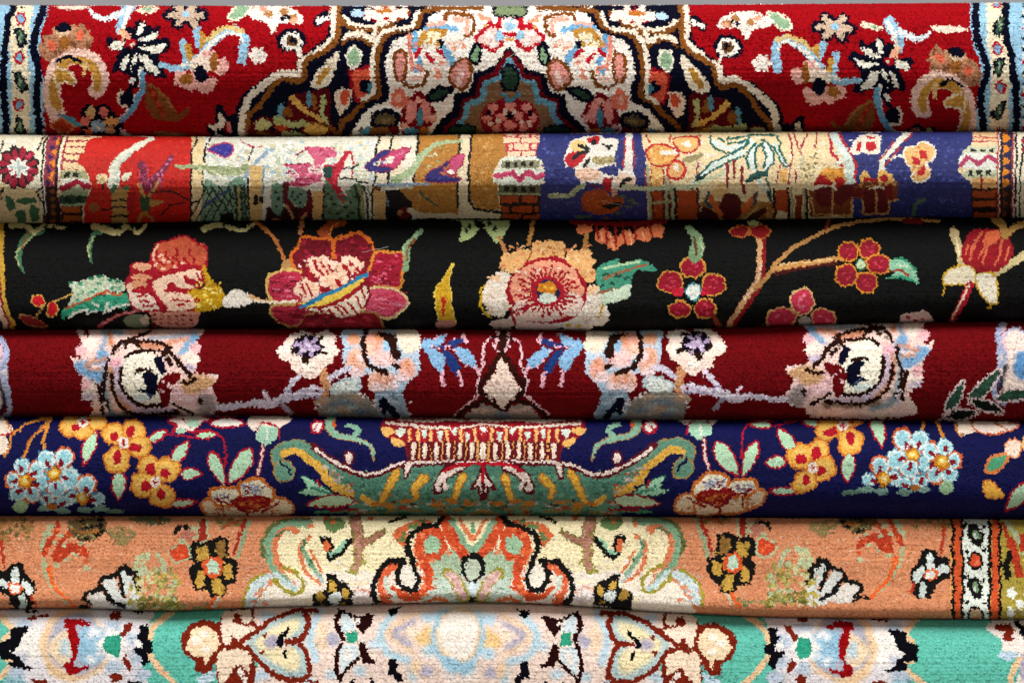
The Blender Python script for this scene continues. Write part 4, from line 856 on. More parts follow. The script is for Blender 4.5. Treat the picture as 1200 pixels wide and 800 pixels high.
    for p in ([328, 215, 378, 232, 355, 290, 328, 262], [450, 190, 508, 186, 500, 222, 462, 216], [245, 170, 288, 180, 272, 210, 248, 200], [425, 85, 478, 80, 470, 105, 430, 108], [300, 85, 338, 85, 335, 110, 306, 108]): Q(BR, p)
    part('palmette')
    Z(BR, 36, [775, 50, 752, 120, 758, 215, 790, 282, 850, 322, 925, 345]); D(BR, [800, 298, 862, 328, 992, 302, 975, 285], 24, 20); Q(BR, [845, 55, 920, 60, 988, 75, 992, 160, 1022, 190, 1012, 242, 950, 232, 940, 150, 900, 98]); L('c88a68', 12, [960, 240, 990, 270])
    part('leaf'); Q(NV, [872, 512, 912, 505, 950, 562, 1002, 612, 1035, 668, 980, 668, 930, 600, 912, 650, 880, 622, 868, 562]); D(TW, [840, 530, 868, 600, 1078, 552, 1078, 628, 722, 488, 792, 520, 832, 560, 438, 565, 420, 592, 850, 560, 760, 500], 12, 10)
    tile(440, 380, 6)
    part('leaf')
    Q('9cc0dc', [308, 150, 350, 105, 420, 95, 492, 66, 482, 120, 450, 150, 400, 152, 442, 180, 482, 230, 492, 282, 465, 345, 410, 302, 370, 220, 340, 180]); Q('34528a', [430, 150, 490, 140, 560, 105, 622, 92, 622, 130, 560, 162, 490, 168]); Q('34528a', [462, 175, 520, 190, 562, 240, 602, 312, 576, 360, 530, 312, 488, 240]); Q('9cc0dc', [535, 180, 600, 165, 662, 190, 712, 260, 724, 325, 640, 288, 580, 230])
    D('a8cce6', [400, 130, 450, 250, 640, 230], 24, 12); D('3a5e9c', [540, 130, 540, 270], 16, 10)
    for p in ([468, 335, 475, 422], [588, 335, 606, 428], [700, 305, 722, 330], [622, 80, 638, 128]): L('eec2ce', 26, p)
    D('eec2ce', [500, 72, 548, 105, 402, 152, 440, 160, 490, 165, 560, 195, 600, 250, 640, 290, 430, 88, 520, 160], 12, 8)
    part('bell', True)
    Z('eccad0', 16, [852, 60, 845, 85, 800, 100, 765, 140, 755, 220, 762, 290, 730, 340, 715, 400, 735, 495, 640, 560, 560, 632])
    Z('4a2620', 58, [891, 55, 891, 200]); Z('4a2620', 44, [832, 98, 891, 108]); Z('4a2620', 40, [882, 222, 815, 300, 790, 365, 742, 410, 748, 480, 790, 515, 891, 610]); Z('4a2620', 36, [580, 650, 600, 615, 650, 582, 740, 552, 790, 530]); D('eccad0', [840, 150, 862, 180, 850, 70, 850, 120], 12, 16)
    Q('f4e0d3', [891, 232, 860, 270, 822, 360, 758, 450, 788, 488, 840, 528, 872, 590, 891, 605]); SPK(('e8cfc4', 'faece2'), 790, 380, 891, 560, 14, 20, 8); A('aba29c', [636, 632, 700, 582, 780, 565, 850, 602, 880, 680, 640, 680]); D('c8b8ae', [720, 600, 790, 610], 40, 12); E('8c98a0', 880, 640, 50, 24)  # the grey leaf shapes under the bell hold painted shade from the crease
    mirror()
    tile(900, 370)
    part('leaf')
    LEAF('4c6e5e', 835, 462, 922, 300, 54, 'ecd8d8', 9); part('leaf'); LEAF('4c6e5e', 935, 412, 1100, 245, 64, 'ecd8d8', 9); part('leaf'); LEAF('24362c', 950, 395, 1110, 450, 56, 'ecd8d8', 9)
    part('leaf'); LEAF('4c6e5e', 1060, 385, 1290, 350, 56, 'ecd8d8', 9); part('leaf'); LEAF('1e2c26', 820, 470, 990, 455, 52, 'ecd8d8', 9); L('ecd8d8', 10, [800, 490, 850, 450, 900, 430])
    return rug


# ---- blue carpet with a green winged palmette under a comb of bars (left half drawn, right half mirrors it)
def pattern_blue_flowers():
    rug = rug_canvas(430, 670, '11144e')
    mirror(566.5, lambda x: -20 * np.clip((x - 760) / 220.0, 0, 1.1))
    tile(0, 480)
    part('flower')
    D('f3dfcd', [5, 90, 0, 160], 46, 50); L('d08a40', 10, [30, 50, 52, 110, 48, 180, 20, 215]); L('c02438', 10, [5, 120, 60, 100])
    part('stem')
    L('d8923e', 13, [240, 36, 130, 66, 62, 108]); L('d8923e', 14, [238, 45, 152, 130, 112, 220]); L('d8923e', 14, [228, 55, 206, 140, 210, 205]); L('b0662c', 5, [232, 52, 146, 130, 106, 215])
    S_ = 'abd6de'
    part('flower')
    tile(0, 485, 6)
    A('8fbac6', [250, 560, 290, 430, 350, 380, 500, 420, 540, 540, 520, 620, 300, 620])
    pt = ((155, 365, 56, 58, 0), (255, 395, 48, 58, 1), (90, 460, 48, 52, 1), (122, 562, 54, 50, 0), (225, 560, 52, 56, 1), (330, 315, 60, 62, 0), (450, 312, 56, 72, 1), (492, 455, 60, 78, 0), (400, 522, 62, 60, 1), (300, 480, 38, 60, 0), (605, 502, 60, 62, 1), (512, 580, 44, 42, 0), (690, 592, 48, 40, 0), (330, 600, 50, 40, 0), (450, 610, 60, 34, 0))
    for x, y, rx, ry, e in pt: E('d06a38' if e else '5c94ac', x, y, rx + (16 if e else 8), ry + (16 if e else 8), wob=.14)
    for x, y, rx, ry, e in pt: E('d4e8e8', x, y, rx, ry, wob=.14); E('9ccfd8', x, y, rx * .72, ry * .72, wob=.2)
    for x, y, r in ((150, 382, -20), (240, 416, 50), (102, 470, 80), (132, 542, 60), (210, 542, -40), (335, 346, -20), (432, 346, 10), (462, 446, -70), (395, 506, 0), (606, 532, 15), (510, 576, 85), (652, 602, 60), (325, 598, -30), (440, 628, 80), (245, 500, 90)): E('8a1428', x, y, 16, 30, rot=r, wob=.2)
    D('c88420', [178, 470, 382, 420, 580, 592], 50); D('eebc48', [176, 468, 380, 416, 578, 586], 34); D('fbeeb0', [174, 464, 378, 412, 576, 582], 16)
    tile(0, 480)
    D('84a89c', [210, 462, 290, 470, 400, 468, 470, 462], 38, 16); E('6a8a7a', 540, 475, 46, 12); E('b4702c', 240, 452, 26, 14)  # dull petals at the lower edge: shade put into their colour
    part('leaf'); E('a4c8a0', 95, 452, 36, 30)
    G_ = 'bcdfbe'
    for a in ((440, 85, 393, 262, 62), (556, 290, 560, 420, 66), (845, 300, 945, 300, 58), (698, 145, 785, 95, 44), (805, 255, 885, 145, 58), (915, 125, 1025, 110, 34), (985, 195, 1052, 355, 62), (1178, 182, 1072, 345, 84), (798, 445, 925, 430, 34)):
        part('leaf'); LEAF(G_, *a, 'b01a30', 9, bend=0)
    part('stem'); L('b01a30', 11, [900, 105, 985, 98, 1048, 145, 1056, 260]); L('b01a30', 9, [780, 110, 900, 130])
    def orange(lobes, dots, cx, cy):
        part('flower')
        for x, y, rx, ry in lobes: E('e9b252', x, y, rx, ry, 'd07c34', 9, wob=.12)
        for x, y, rx, ry in lobes: E('eec068', x, y, rx * .7, ry * .7)
        for x, y, rx, ry, ro in dots: E('b8182e', x, y, rx, ry, rot=ro)
        E('f5e8dc', cx, cy, 26, 25); PETALS('b8182e', cx, cy, 4, 0, 16, 7)
    orange(((330, 78, 44, 44), (452, 58, 50, 34), (385, 102, 44, 26)), ((355, 82, 22, 15, 0), (400, 48, 32, 10, 0)), 388, 56)
    orange(((535, 112, 54, 46), (628, 96, 54, 44), (652, 172, 50, 46), (548, 232, 56, 60)), ((612, 100, 22, 28, 20), (636, 180, 32, 22, 0), (548, 220, 20, 34, 0), (538, 126, 20, 22, 0)), 580, 155)
    orange(((700, 262, 50, 46), (782, 282, 54, 54), (672, 352, 56, 56), (760, 402, 56, 48)), ((707, 278, 22, 32, 0), (776, 298, 28, 22, -20), (682, 360, 24, 24, 0), (755, 396, 20, 27, 0)), 725, 340)
    part('blossom')
    A('f4e2d8', [790, 50, 880, 20, 992, 40, 940, 62, 900, 100, 850, 90, 810, 100, 830, 70], 'b01a30', 9); L('b01a30', 9, [860, 40, 890, 80]); E('b4d6bc', 905, 62, 30, 20); E('b4d6bc', 850, 98, 22, 14)
    part('leaf'); LEAF('f6eee4', 985, 62, 1150, 62, 46, 'b01a30', 9)
    part('flower')
    tile(190, 485, 6)
    for p in ([275, 622, 340, 598, 430, 640, 440, 720, 330, 720, 285, 660], [750, 602, 850, 588, 915, 640, 900, 700, 740, 720], [420, 640, 560, 640, 600, 740, 420, 740], [600, 740, 640, 650, 760, 640, 760, 740]): A('e6d2b4', p, 'c8783c', 20)
    for p in ([335, 545, 400, 518, 530, 528, 545, 612, 420, 645, 350, 605], [535, 505, 580, 468, 680, 448, 742, 498, 785, 540, 772, 605, 640, 602, 560, 592]): A('f5e8cc', p, 'd0762f', 24)
    SPK(('a8b0c0', '8a3a50', '9098ac', 'c4c8d0'), 565, 500, 720, 565, 34, 13, 10); SPK(('a8b0c0', '8a3a50', '9098ac'), 360, 560, 490, 600, 20, 12, 9); SPK(('f5e8cc', 'c89468', 'b8805a'), 300, 630, 880, 710, 60, 16, 6)
    A('9c1a24', [475, 612, 560, 572, 742, 578, 752, 640, 660, 674, 540, 664]); SPK(('b8502c', '7a1018', 'c86a38'), 500, 590, 730, 655, 36, 16, 8); D('d08a3c', [560, 632, 630, 625, 680, 640], 16, 9)
    for p in ([395, 585, 425, 640, 435, 720], [505, 625, 545, 670, 595, 690, 605, 770], [730, 640, 660, 680, 605, 700], [820, 615, 760, 655, 700, 690], [380, 600, 470, 625]): Z('8e1424', 14, p)
    tile(300, 480)
    part('blossom')
    A('f3dfd0', [-40, 45, 60, 25, 165, 40, 120, 80, 0, 100]); D('acd4ba', [30, 115, 70, 105, 50, 130], 36, 36); L('b01a30', 9, [0, 90, 40, 60, 100, 80, 110, 130]); L('f0ece0', 9, [50, 90, 48, 140])
    part('stem'); L('8a1424', 22, [32, 165, 26, 240, 8, 305]); L('f0d4cc', 10, [32, 165, 26, 240, 8, 305])
    part('bud'); E('f6e8e0', 285, 80, 24, 22, 'b8182e', 10); L('b8182e', 9, [262, 105, 285, 75])
    part('scroll')
    L('a8885a', 46, [352, 48, 342, 85, 382, 122, 470, 138, 535, 170, 552, 235], 14); L('8cb69e', 34, [352, 48, 342, 85, 382, 122, 470, 138, 535, 170, 550, 222], 8); L('8cb69e', 30, [452, 130, 480, 95, 440, 72, 425, 74], 14); E('d8602c', 365, 70, 10, 16)
    part('winged_palmette', True)
    L('a98a4e', 58, [108, 250, 98, 205, 158, 170, 240, 180, 312, 230, 382, 280, 462, 312]); L('6c9882', 42, [108, 250, 98, 205, 158, 170, 240, 180, 312, 230, 382, 280, 462, 312], 60)
    E('6c9882', 132, 290, 44, 46, 'a98a4e', 7); L('14163e', 12, [112, 240, 122, 262, 150, 275, 160, 300])
    A('5c8c78', [370, 268, 470, 312, 570, 318, 650, 280, 760, 258, 1067, 252, 1067, 620, 470, 620, 440, 430, 448, 380, 352, 345])
    SPK(('b87a34', '3f7058', '8a7a48', '9a4a2c', 'b8a8a0', '4a3424'), 450, 420, 1064, 500, 110, 16, 6); SPK(('7aa68e', '4a7462', '6a9a80'), 480, 290, 1064, 420, 110, 13, 8); SPK(('d08a3c', 'c8b8b0', 'b0442c'), 310, 280, 460, 410, 26, 12, 6)
    L('e4b452', 34, [128, 207, 190, 194, 242, 228, 300, 270, 336, 325], 40); D('e4b452', [345, 335, 385, 365, 430, 392, 415, 370], 30, 22); D('b8b0a8', [330, 270, 380, 335, 440, 380, 520, 440, 590, 400], 20, 7); D('9a8a80', [420, 360, 560, 430, 350, 300], 14, 6)
    for p in ([655, 298, 615, 378, 588, 425], [788, 318, 742, 368, 752, 408], [968, 316, 950, 360, 932, 425]): L('b87a34', 44, p, 34); L('ecb84c', 32, p, 24)
    L('ecb84c', 30, [500, 410, 540, 440]); D('b87a34', [560, 440, 620, 450, 700, 430, 850, 440, 1000, 440, 920, 430], 30, 10)
    D('8a7a48', [540, 480, 640, 470, 760, 475, 860, 455, 940, 470, 1040, 480], 28, 8); D('3f7058', [600, 490, 700, 490, 820, 488, 1000, 462], 30, 9)
    L('65101e', 32, [268, 172, 340, 224, 420, 270, 482, 302, 562, 304, 642, 268, 742, 250, 1067, 246]); E('f4e0d6', 438, 225, 16, 26, '65101e', 11)
    L('f4e0d6', 13, [280, 184, 342, 226, 422, 268, 484, 298, 562, 298, 642, 262, 742, 244, 1067, 240])
    L('65101e', 46, [712, 262, 700, 318], 26); L('f4e0d6', 28, [715, 255, 700, 308], 12)
    L('65101e', 58, [960, 262, 885, 305, 850, 370]); L('f4e0d6', 38, [962, 258, 885, 305, 852, 362]); L('f4e0d6', 22, [870, 320, 890, 365]); L('c0182e', 18, [1067, 250, 950, 258, 885, 292]); D('65101e', [868, 350], 6, 14)
    A('f4e0d6', [1067, 262, 1045, 310, 1008, 372, 1042, 362, 1050, 395, 1067, 415], '65101e', 12); L('c0182e', 14, [1064, 260, 1064, 335])
    part('comb', True)
    tile(370, 485, 6)
    Q('94182a', [452, 112, 470, 60, 560, -100, 1182, -120, 1182, 326, 640, 326, 628, 232, 560, 222, 515, 170])
    for wd, p in ((18, [500, 62, 600, 72, 700, 82, 880, 94, 1182, 78]), (15, [580, 40, 760, 52, 900, 44, 1182, 48]), (13, [560, 10, 800, 20, 1182, 18]), (12, [640, -20, 1182, -10])): Z('f2e2d0', wd, p)
    A('ecba6c', [455, 110, 490, 92, 555, 108, 532, 142, 490, 152]); A('ecba6c', [528, 165, 590, 178, 624, 208, 590, 236, 542, 212]); A('dfe6d6', [560, 112, 622, 104, 616, 150, 588, 164])
    for x in (655, 718, 808, 918, 1020, 1118): Z('f0c27c', 22, [x, 112, x + 4, 190]); Z('c8403c', 8, [x + 14, 110, x + 16, 190])
    for x, y in ((760, 138), (870, 152), (975, 120), (1066, 162), (1172, 120)): Q('cde4d4', [x - 27, y - 36, x + 27, y - 36, x + 20, y + 12, x, y + 48, x - 20, y + 12], 'b8202e', 11); E('eef4e8', x - 4, y - 14, 10, 14)
    B('6a1420', 640, 196, 1182, 322)
    for x in (687, 767, 850, 932, 1012, 1098, 1172): Z('eed6c2', 28, [x, 212, x - 2, 302]); Z('e4ac60', 9, [x + 40, 190, x + 40, 320]); Z('fbeee0', 9, [x - 6, 220, x - 6, 290])
    tile(300, 480)
    part('leaf')
    A('aedcbe', [208, 312, 262, 328, 330, 368, 365, 398, 272, 402, 200, 384, 240, 362], '2a6a50', 5); L('4f9a7c', 14, [260, 360, 350, 395]); L('b01a30', 12, [290, 330, 300, 360])
    part('leaf')
    A('bcd6b2', [240, 445, 340, 398, 445, 410, 432, 448, 330, 456], 'a01a2c', 8); L('4f8a6c', 16, [280, 480, 440, 470]); L('8e1428', 10, [340, 470, 480, 465])
    mirror()
    tile(900, 480)
    part('leaf'); LEAF('5fae86', 1020, 285, 1130, 205, 66, 'df8a4c', 14); E('f6dcc8', 1150, 180, 36, 40, 'df8a4c', 8)
    part('bud'); A('ecb450', [1008, 345, 1060, 340, 1108, 405, 1030, 412], 'c87a34', 7)
    part('leaf'); LEAF(G_, 1115, 470, 1270, 300, 66, 'b01a30', 10)
    part('blossom'); A('f4e0d4', [950, 60, 1060, 50, 1180, 70, 1120, 100, 1010, 110], 'd0662c', 8); L('c8763c', 9, [1060, 60, 1120, 90])
    part('flower'); D('f0c890', [1230, 150, 1280, 120, 1260, 200, 1320, 170], 44); E('b8182e', 1270, 160, 20, 22)
    return rug


# ---- apricot carpet with a cream medallion (left half drawn, right half mirrors it), its border showing at one end
def pattern_apricot():
    rug = rug_canvas(550, 790, 'cf8860')
    mirror(554, lambda x: -14 * np.clip((x - 554) / 520.0, 0, 1.2) ** 2)
    K = '100e0c'
    tile(0, 600, 6)
    SPK(('d08c66', 'bc7048', 'd2a080', 'c89474', 'd8ac92'), 0, 40, 2900, 700, 800, 12, 6)
    part('scroll')
    SPK(('97703f', '6a5a30', 'a9713f', '8f7d4c'), -40, 50, 220, 200, 70, 24, 12); L('b03a22', 32, [5, 200, 20, 300, 32, 385], 20)
    part('scroll')
    L('a3ac84', 40, [360, 100, 320, 180, 300, 250], 30); L('a3ac84', 34, [300, 330, 320, 430, 385, 540, 470, 640], 18)
    A('b23a20', [395, 65, 425, 95, 398, 155, 372, 205, 332, 305, 298, 305, 312, 240, 350, 180, 380, 120]); L('b23a20', 40, [512, 118, 455, 180, 400, 240], 34)
    A('b23a20', [365, 345, 385, 265, 470, 218, 592, 240, 628, 305, 604, 325, 560, 292, 505, 282, 472, 312, 430, 352]); E('d2582c', 608, 350, 20, 16)
    D('a9b48c', [340, 140, 300, 220, 350, 110, 452, 238, 402, 372, 530, 300, 470, 338, 602, 395, 390, 225, 560, 220, 430, 160], 20, 15); D('d86a3c', [330, 260, 420, 300, 560, 265, 400, 120], 12, 10)
    L('e0622a', 36, [345, 395, 362, 470, 420, 562, 520, 665], 26); D('f08a50', [352, 430, 390, 520, 450, 600], 9)
    part('leaf')
    A('5c4a2c', [470, 65, 620, 35, 745, 55, 742, 130, 690, 178, 610, 212, 520, 172]); SPK(('8f8450', 'a0622c', '3a2c1a'), 480, 60, 720, 190, 26, 18, 9); D(K, [600, 112, 650, 100, 722, 130, 612, 192, 684, 160, 580, 58, 712, 48, 700, 90], 24, 15); L('a86a30', 20, [600, 150, 680, 130])
    part('leaf')
    A('8f7a4c', [748, 132, 840, 96, 968, 150, 905, 202, 860, 238, 800, 200]); SPK(('c98a6c', '6a5c30', 'd88a64'), 790, 120, 910, 210, 14, 16, 9)
    part('leaf'); A('5f6040', [905, 40, 1010, 30, 1200, 40, 1150, 75, 1000, 85]); SPK(('b0683c', '3c3c24'), 930, 40, 1160, 75, 10, 20, 6)
    part('flower')
    Q(K, [-30, 420, 50, 400, 78, 360, 160, 352, 182, 420, 200, 450, 240, 480, 255, 560, 215, 600, 240, 650, 180, 690, 120, 690, 70, 640, 68, 600, 0, 570, -30, 560])
    L('d6ded8', 46, [112, 405, 104, 475], 56); L('cfd8d4', 56, [0, 490, 40, 505]); L('d6ded8', 50, [170, 495, 205, 545], 60); L('bcc8c0', 46, [158, 600, 165, 665]); E('dc622e', 102, 530, 52, 46); A('eee6de', [70, 520, 100, 500, 138, 520, 130, 560, 80, 555]); L('b03a22', 22, [215, 590, 250, 650], 14)
    part('fan')
    A('d6cfc6', [612, 592, 650, 560, 762, 590, 840, 660, 680, 700, 640, 645]); A('d2d3ce', [735, 482, 802, 472, 832, 540, 882, 602, 935, 700, 832, 690, 760, 592]); A('cfd4ce', [820, 422, 892, 418, 952, 500, 972, 560, 1010, 650, 925, 700, 880, 562, 850, 502])
    Z(K, 32, [585, 605, 600, 570, 640, 552, 700, 552, 705, 500, 725, 470, 800, 445, 830, 415]); Z(K, 34, [712, 520, 760, 580, 780, 620, 870, 662]); Z(K, 34, [825, 440, 850, 500, 860, 545, 885, 590]); Z(K, 42, [840, 402, 885, 385, 905, 430, 945, 420, 950, 480, 975, 545]); Z(K, 28, [548, 672, 600, 655, 640, 690]); Z(K, 26, [590, 610, 640, 645])
    part('leaf')
    SPK(('a89a3c', 'c9b88c', '8a8434', 'b8a04a', 'd8a888'), 900, 440, 1260, 690, 70, 20, 16); L('b4bd90', 34, [945, 385, 985, 315, 1045, 300]); SPK(('c8c090', 'b8c49c'), 960, 300, 1060, 520, 26, 18, 16); SPK(('5f6030', '7a7434'), 980, 600, 1260, 690, 24, 22, 14)
    tile(190, 600, 6)
    part('leaf'); SPK(('6a6a3c', '8f7a44', '4c4a28', 'a9713f'), 380, 40, 560, 90, 24, 22, 10); L('7a7440', 26, [420, 110, 470, 75, 560, 60])
    part('leaf'); SPK(('8f8a4a', 'b0a860', 'a9b48c', '7a7a40'), -60, 400, 90, 680, 50, 18, 15); L('a9b48c', 30, [20, 420, -10, 330, -40, 300])
    part('flower')
    Q(K, [190, 250, 230, 200, 290, 195, 300, 225, 335, 195, 400, 165, 465, 190, 480, 330, 535, 350, 540, 420, 510, 500, 460, 520, 440, 590, 350, 600, 320, 550, 230, 540, 195, 450, 195, 400, 230, 350, 195, 330])
    Q('b9913f', [240, 250, 325, 235, 332, 300, 300, 340, 250, 352]); Q('8a6430', [380, 212, 440, 195, 452, 310, 400, 332, 378, 270]); Q('c49a44', [430, 380, 490, 360, 497, 460, 440, 480]); Q('bd9640', [345, 470, 400, 465, 442, 530, 420, 578, 358, 570]); Q('c49a44', [240, 420, 290, 400, 306, 520, 240, 522])
    SPK(('8a6a2a', 'd8b060'), 240, 240, 480, 570, 26, 9, 9); L(K, 34, [352, 205, 348, 300]); L(K, 26, [300, 470, 330, 540]); L(K, 26, [405, 440, 430, 490]); L(K, 26, [235, 390, 290, 385])
    A('d85a2c', [288, 350, 340, 312, 412, 330, 428, 400, 392, 452, 320, 452, 284, 410]); A('bcd6bc', [325, 345, 355, 332, 385, 352, 392, 420, 340, 430, 315, 405])
    part('leaf'); E('cc4527', 125, 282, 64, 58, 'a9b48c', 15); D('e06a3c', [110, 260, 150, 300], 16); E('b4705c', 182, 160, 52, 40); Z(K, 26, [92, 150, 105, 120, 140, 100, 215, 108]); D('a9b48c', [215, 110, 140, 195, 235, 170], 20, 16)
    part('leaf'); L('a9b48c', 82, [288, 80, 288, 175]); L('9c2a1e', 50, [286, 70, 286, 180])
    part('stem'); L('8aa07c', 28, [615, 60, 572, 180, 525, 325]); L('9c2a1e', 28, [588, 55, 545, 160, 500, 300], 20); L('a8402c', 16, [440, 105, 480, 75, 540, 65])
    part('stem'); L('d8602c', 30, [372, 600, 345, 640, 308, 690]); L('b8bcA0'.lower(), 22, [400, 605, 360, 660]); SPK(('8a8a50', '6a7a50'), 150, 640, 320, 690, 12, 20, 9)
    # the cream medallion
    part('medallion', True)
    A('efe0b6', [815, 200, 870, 120, 1000, 90, 1060, 20, 1300, -200, 2184, -200, 2184, 900, 700, 900, 690, 640, 760, 520, 860, 440, 830, 340])
    tile(380, 600, 6)
    A('e9ddcc', [-440, 900, -420, 560, -250, 480, -60, 430, 200, 400, 330, 420, 1044, 420, 1044, 900]); SPK(('efe0b6', 'e6d3c4', 'f0e6da'), -200, 340, 340, 680, 90, 24, 10)
    tile(190, 600, 6)
    part('scroll')
    L('5f6a3c', 34, [1045, 68, 900, 58, 780, 90, 718, 180, 704, 262, 742, 332]); L('7fa584', 52, [1030, 82, 890, 80, 795, 122, 748, 202, 752, 302, 772, 382, 832, 442, 930, 540], 40); L('d87a50', 40, [950, 130, 872, 112, 806, 172, 802, 280, 832, 362, 905, 425], 24); D('d87a50', [930, 140, 1040, 95, 920, 115], 24, 16); L('54704c', 18, [800, 170, 850, 130, 890, 125])
    L('9a9234', 26, [700, 440, 770, 450, 822, 512, 930, 576, 990, 542, 985, 470, 902, 402, 852, 382]); L('bcd0d0', 40, [800, 432, 872, 500, 945, 538]); L('d89a80', 14, [870, 440, 940, 510])
    L('c4d2d2', 62, [745, 455, 655, 520, 612, 640]); L('9a9234', 24, [722, 430, 642, 470, 582, 560, 570, 670]); D('d88a6c', [650, 630, 720, 640, 665, 580], 20, 18); SPK(('9ab0b0', 'dce4e4'), 600, 470, 740, 650, 22, 12, 10)
    part('scroll')
    L('d87a50', 34, [1035, 175, 972, 240, 982, 340, 1012, 420, 1105, 500], 22); L('7fa584', 30, [1000, 200, 990, 262, 1042, 360, 1112, 450]); L('d87a50', 20, [1042, 275, 1092, 360, 1135, 425]); D('54704c', [1000, 215, 985, 250, 1050, 350], 14, 16); L('a8b8b0', 22, [1080, 430, 1130, 500])
    tile(380, 600, 6)
    part('leaf'); A('5f7a48', [-10, 60, 60, 38, 145, 60, 132, 112, 40, 138]); D('d2683c', [60, 65, 330, 45, 20, 40], 22, 12)
    part('scroll'); Z(K, 40, [-10, 190, 30, 190, 52, 235, 25, 285, 60, 325, 110, 290, 150, 240, 195, 195]); L('8fc0a0', 24, [45, 292, 105, 262, 150, 195]); E('d2683c', 14, 236, 26, 42)
    part('branch')
    L('7a6c3a', 86, [215, 55, 235, 140, 242, 232]); L('7a6c3a', 68, [250, 232, 332, 190, 415, 135], 44); L('9a9240', 72, [240, 235, 242, 322, 210, 415], 60)
    L('a26f5c', 62, [215, 55, 235, 140, 242, 232]); L('a26f5c', 44, [250, 232, 332, 192, 395, 150], 26); L('b4826e', 50, [240, 235, 242, 322, 220, 395], 36); SPK(('c89a88', '8a5a48', '8a7a44'), 200, 60, 270, 400, 26, 9, 11); D('9a9240', [175, 425, 285, 350], 18, 14)
    part('flower')
    Q(K, [10, 440, 60, 430, 105, 480, 170, 500, 190, 540, 215, 560, 200, 620, 200, 660, 60, 690, -70, 690, -90, 580, -40, 560, 20, 545]); Q('c49c44', [30, 480, 75, 490, 84, 552, 40, 555]); Q('c49c44', [118, 540, 160, 528, 176, 590, 130, 605]); E('d4dad4', 75, 598, 46, 40); E('9a7830', -25, 592, 30, 40); E('9a7830', 130, 640, 22, 16)
    part('blossom'); E('e2d4ce', 272, 592, 66, 62); L('d89a84', 16, [210, 548, 270, 535, 335, 575]); SPK(('cfc0ba', 'efe6e0'), 210, 560, 330, 650, 16, 14, 10)
    part('palmette', True)
    A('a9bd9e', [690, 110, 800, 110, 870, 262, 1044, 250, 1044, 900, 690, 900, 690, 620, 770, 480, 700, 330]); A('bccabd', [700, 640, 760, 520, 860, 440, 1044, 470, 1044, 900, 690, 900]); SPK(('8fae90', 'c8d4c6', 'b8c0a0'), 740, 150, 1040, 640, 120, 10, 10)
    L('cf4f2a', 74, [815, 168, 760, 122, 692, 160, 662, 240, 682, 322, 732, 402, 720, 522, 650, 592, 560, 592, 482, 545], 50); L('cf4f2a', 60, [832, 232, 800, 292, 732, 322]); L('cf4f2a', 84, [858, 60, 900, 180, 962, 272, 1000, 318], 64); L('d8623a', 62, [492, 368, 432, 420, 402, 502, 422, 602, 472, 645], 50)
    SPK(('e5855c', 'b83a20', 'e06a3c'), 630, 120, 780, 600, 60, 11, 13); SPK(('e5855c', 'b83a20'), 860, 90, 980, 300, 20, 10, 14); SPK(('eea080', 'c04a28'), 400, 380, 500, 620, 22, 10, 12)
    L('c4d4c4', 26, [430, 458, 442, 532, 505, 592]); E('9cbf9c', 758, 232, 58, 60); E('d8cfae', 1044, 0, 10, 10)
    A('d2683c', [478, 152, 560, 88, 692, 45, 765, 70, 690, 102, 602, 112, 562, 235, 512, 192]); D('5f7a48', [560, 152, 642, 92, 692, 60, 545, 182, 610, 100], 24, 17)
    Z(K, 42, [835, 35, 800, 85, 700, 100, 625, 138, 590, 200, 590, 268, 620, 330, 630, 400, 662, 470, 632, 550, 560, 540, 520, 480, 510, 420, 545, 350]); Z(K, 40, [562, 340, 450, 345, 410, 385, 370, 440, 350, 480, 345, 560, 360, 620, 420, 655]); A('efe4d4', [560, 370, 600, 360, 630, 420, 640, 500, 600, 525, 550, 500, 535, 430]); Z(K, 24, [465, 75, 500, 55, 570, 30])
    A('efe0b6', [940, 40, 1044, 20, 1044, 160, 1000, 150]); L('d87a50', 28, [955, 55, 1000, 130, 1044, 195]); L('86ac8a', 40, [900, 65, 950, 150, 1000, 232, 1044, 265]); L('6a9a74', 30, [1044, 75, 1044, 135])
    E(K, 1044, 390, 88, 112, wob=.12); E('bcc6b0', 1044, 396, 54, 76); E('ccd8dc', 1044, 530, 26, 46); E(K, 1044, 612, 46, 24)
    L('9a9234', 88, [868, 428, 930, 490, 980, 592]); L('cfaaa0', 56, [875, 435, 932, 495, 975, 585]); SPK(('b88a7c', 'e2c4bc'), 870, 430, 990, 590, 20, 9, 10); L('c86a34', 26, [715, 632, 800, 608, 885, 632])
    mirror()
    s = 800 / 205.0
    tile(900, 595, s)
    part('border')
    B('d3a050', 838, -240, 2000, 900); B('dce2d6', 890, -240, 1015, 900); B('c9522a', 852, -240, 884, 900); B('c9522a', 1022, -240, 1052, 900)
    for x in (846, 888, 1012, 1058): Z(K, 15, [x - 2, -240, x - 4, 60, x + 4, 110, x - 3, 180, x + 5, 240, x - 3, 300, x + 6, 360, x, 420, x + 2, 520, x, 900])
    for y in (-110, 130, 370):
        Q(K, [912, y - 50, 950, y - 60, 985, y - 10, 975, y + 50, 940, y + 40, 915, y]); E('6f8a68', 950, y - 5, 16, 26, rot=-15); E('c8d4c0', 945, y + 2, 7, 14); D(K, [905, y - 60, 990, y + 62, 985, y - 40, 912, y + 60], 10, 12)
    for y in (0, 240, 490): E('cf4c2c' if y < 400 else 'c8a484', 948, y, 25, 29, K, 13); E('e08058', 952, y + 12, 14, 8)
    part('border')
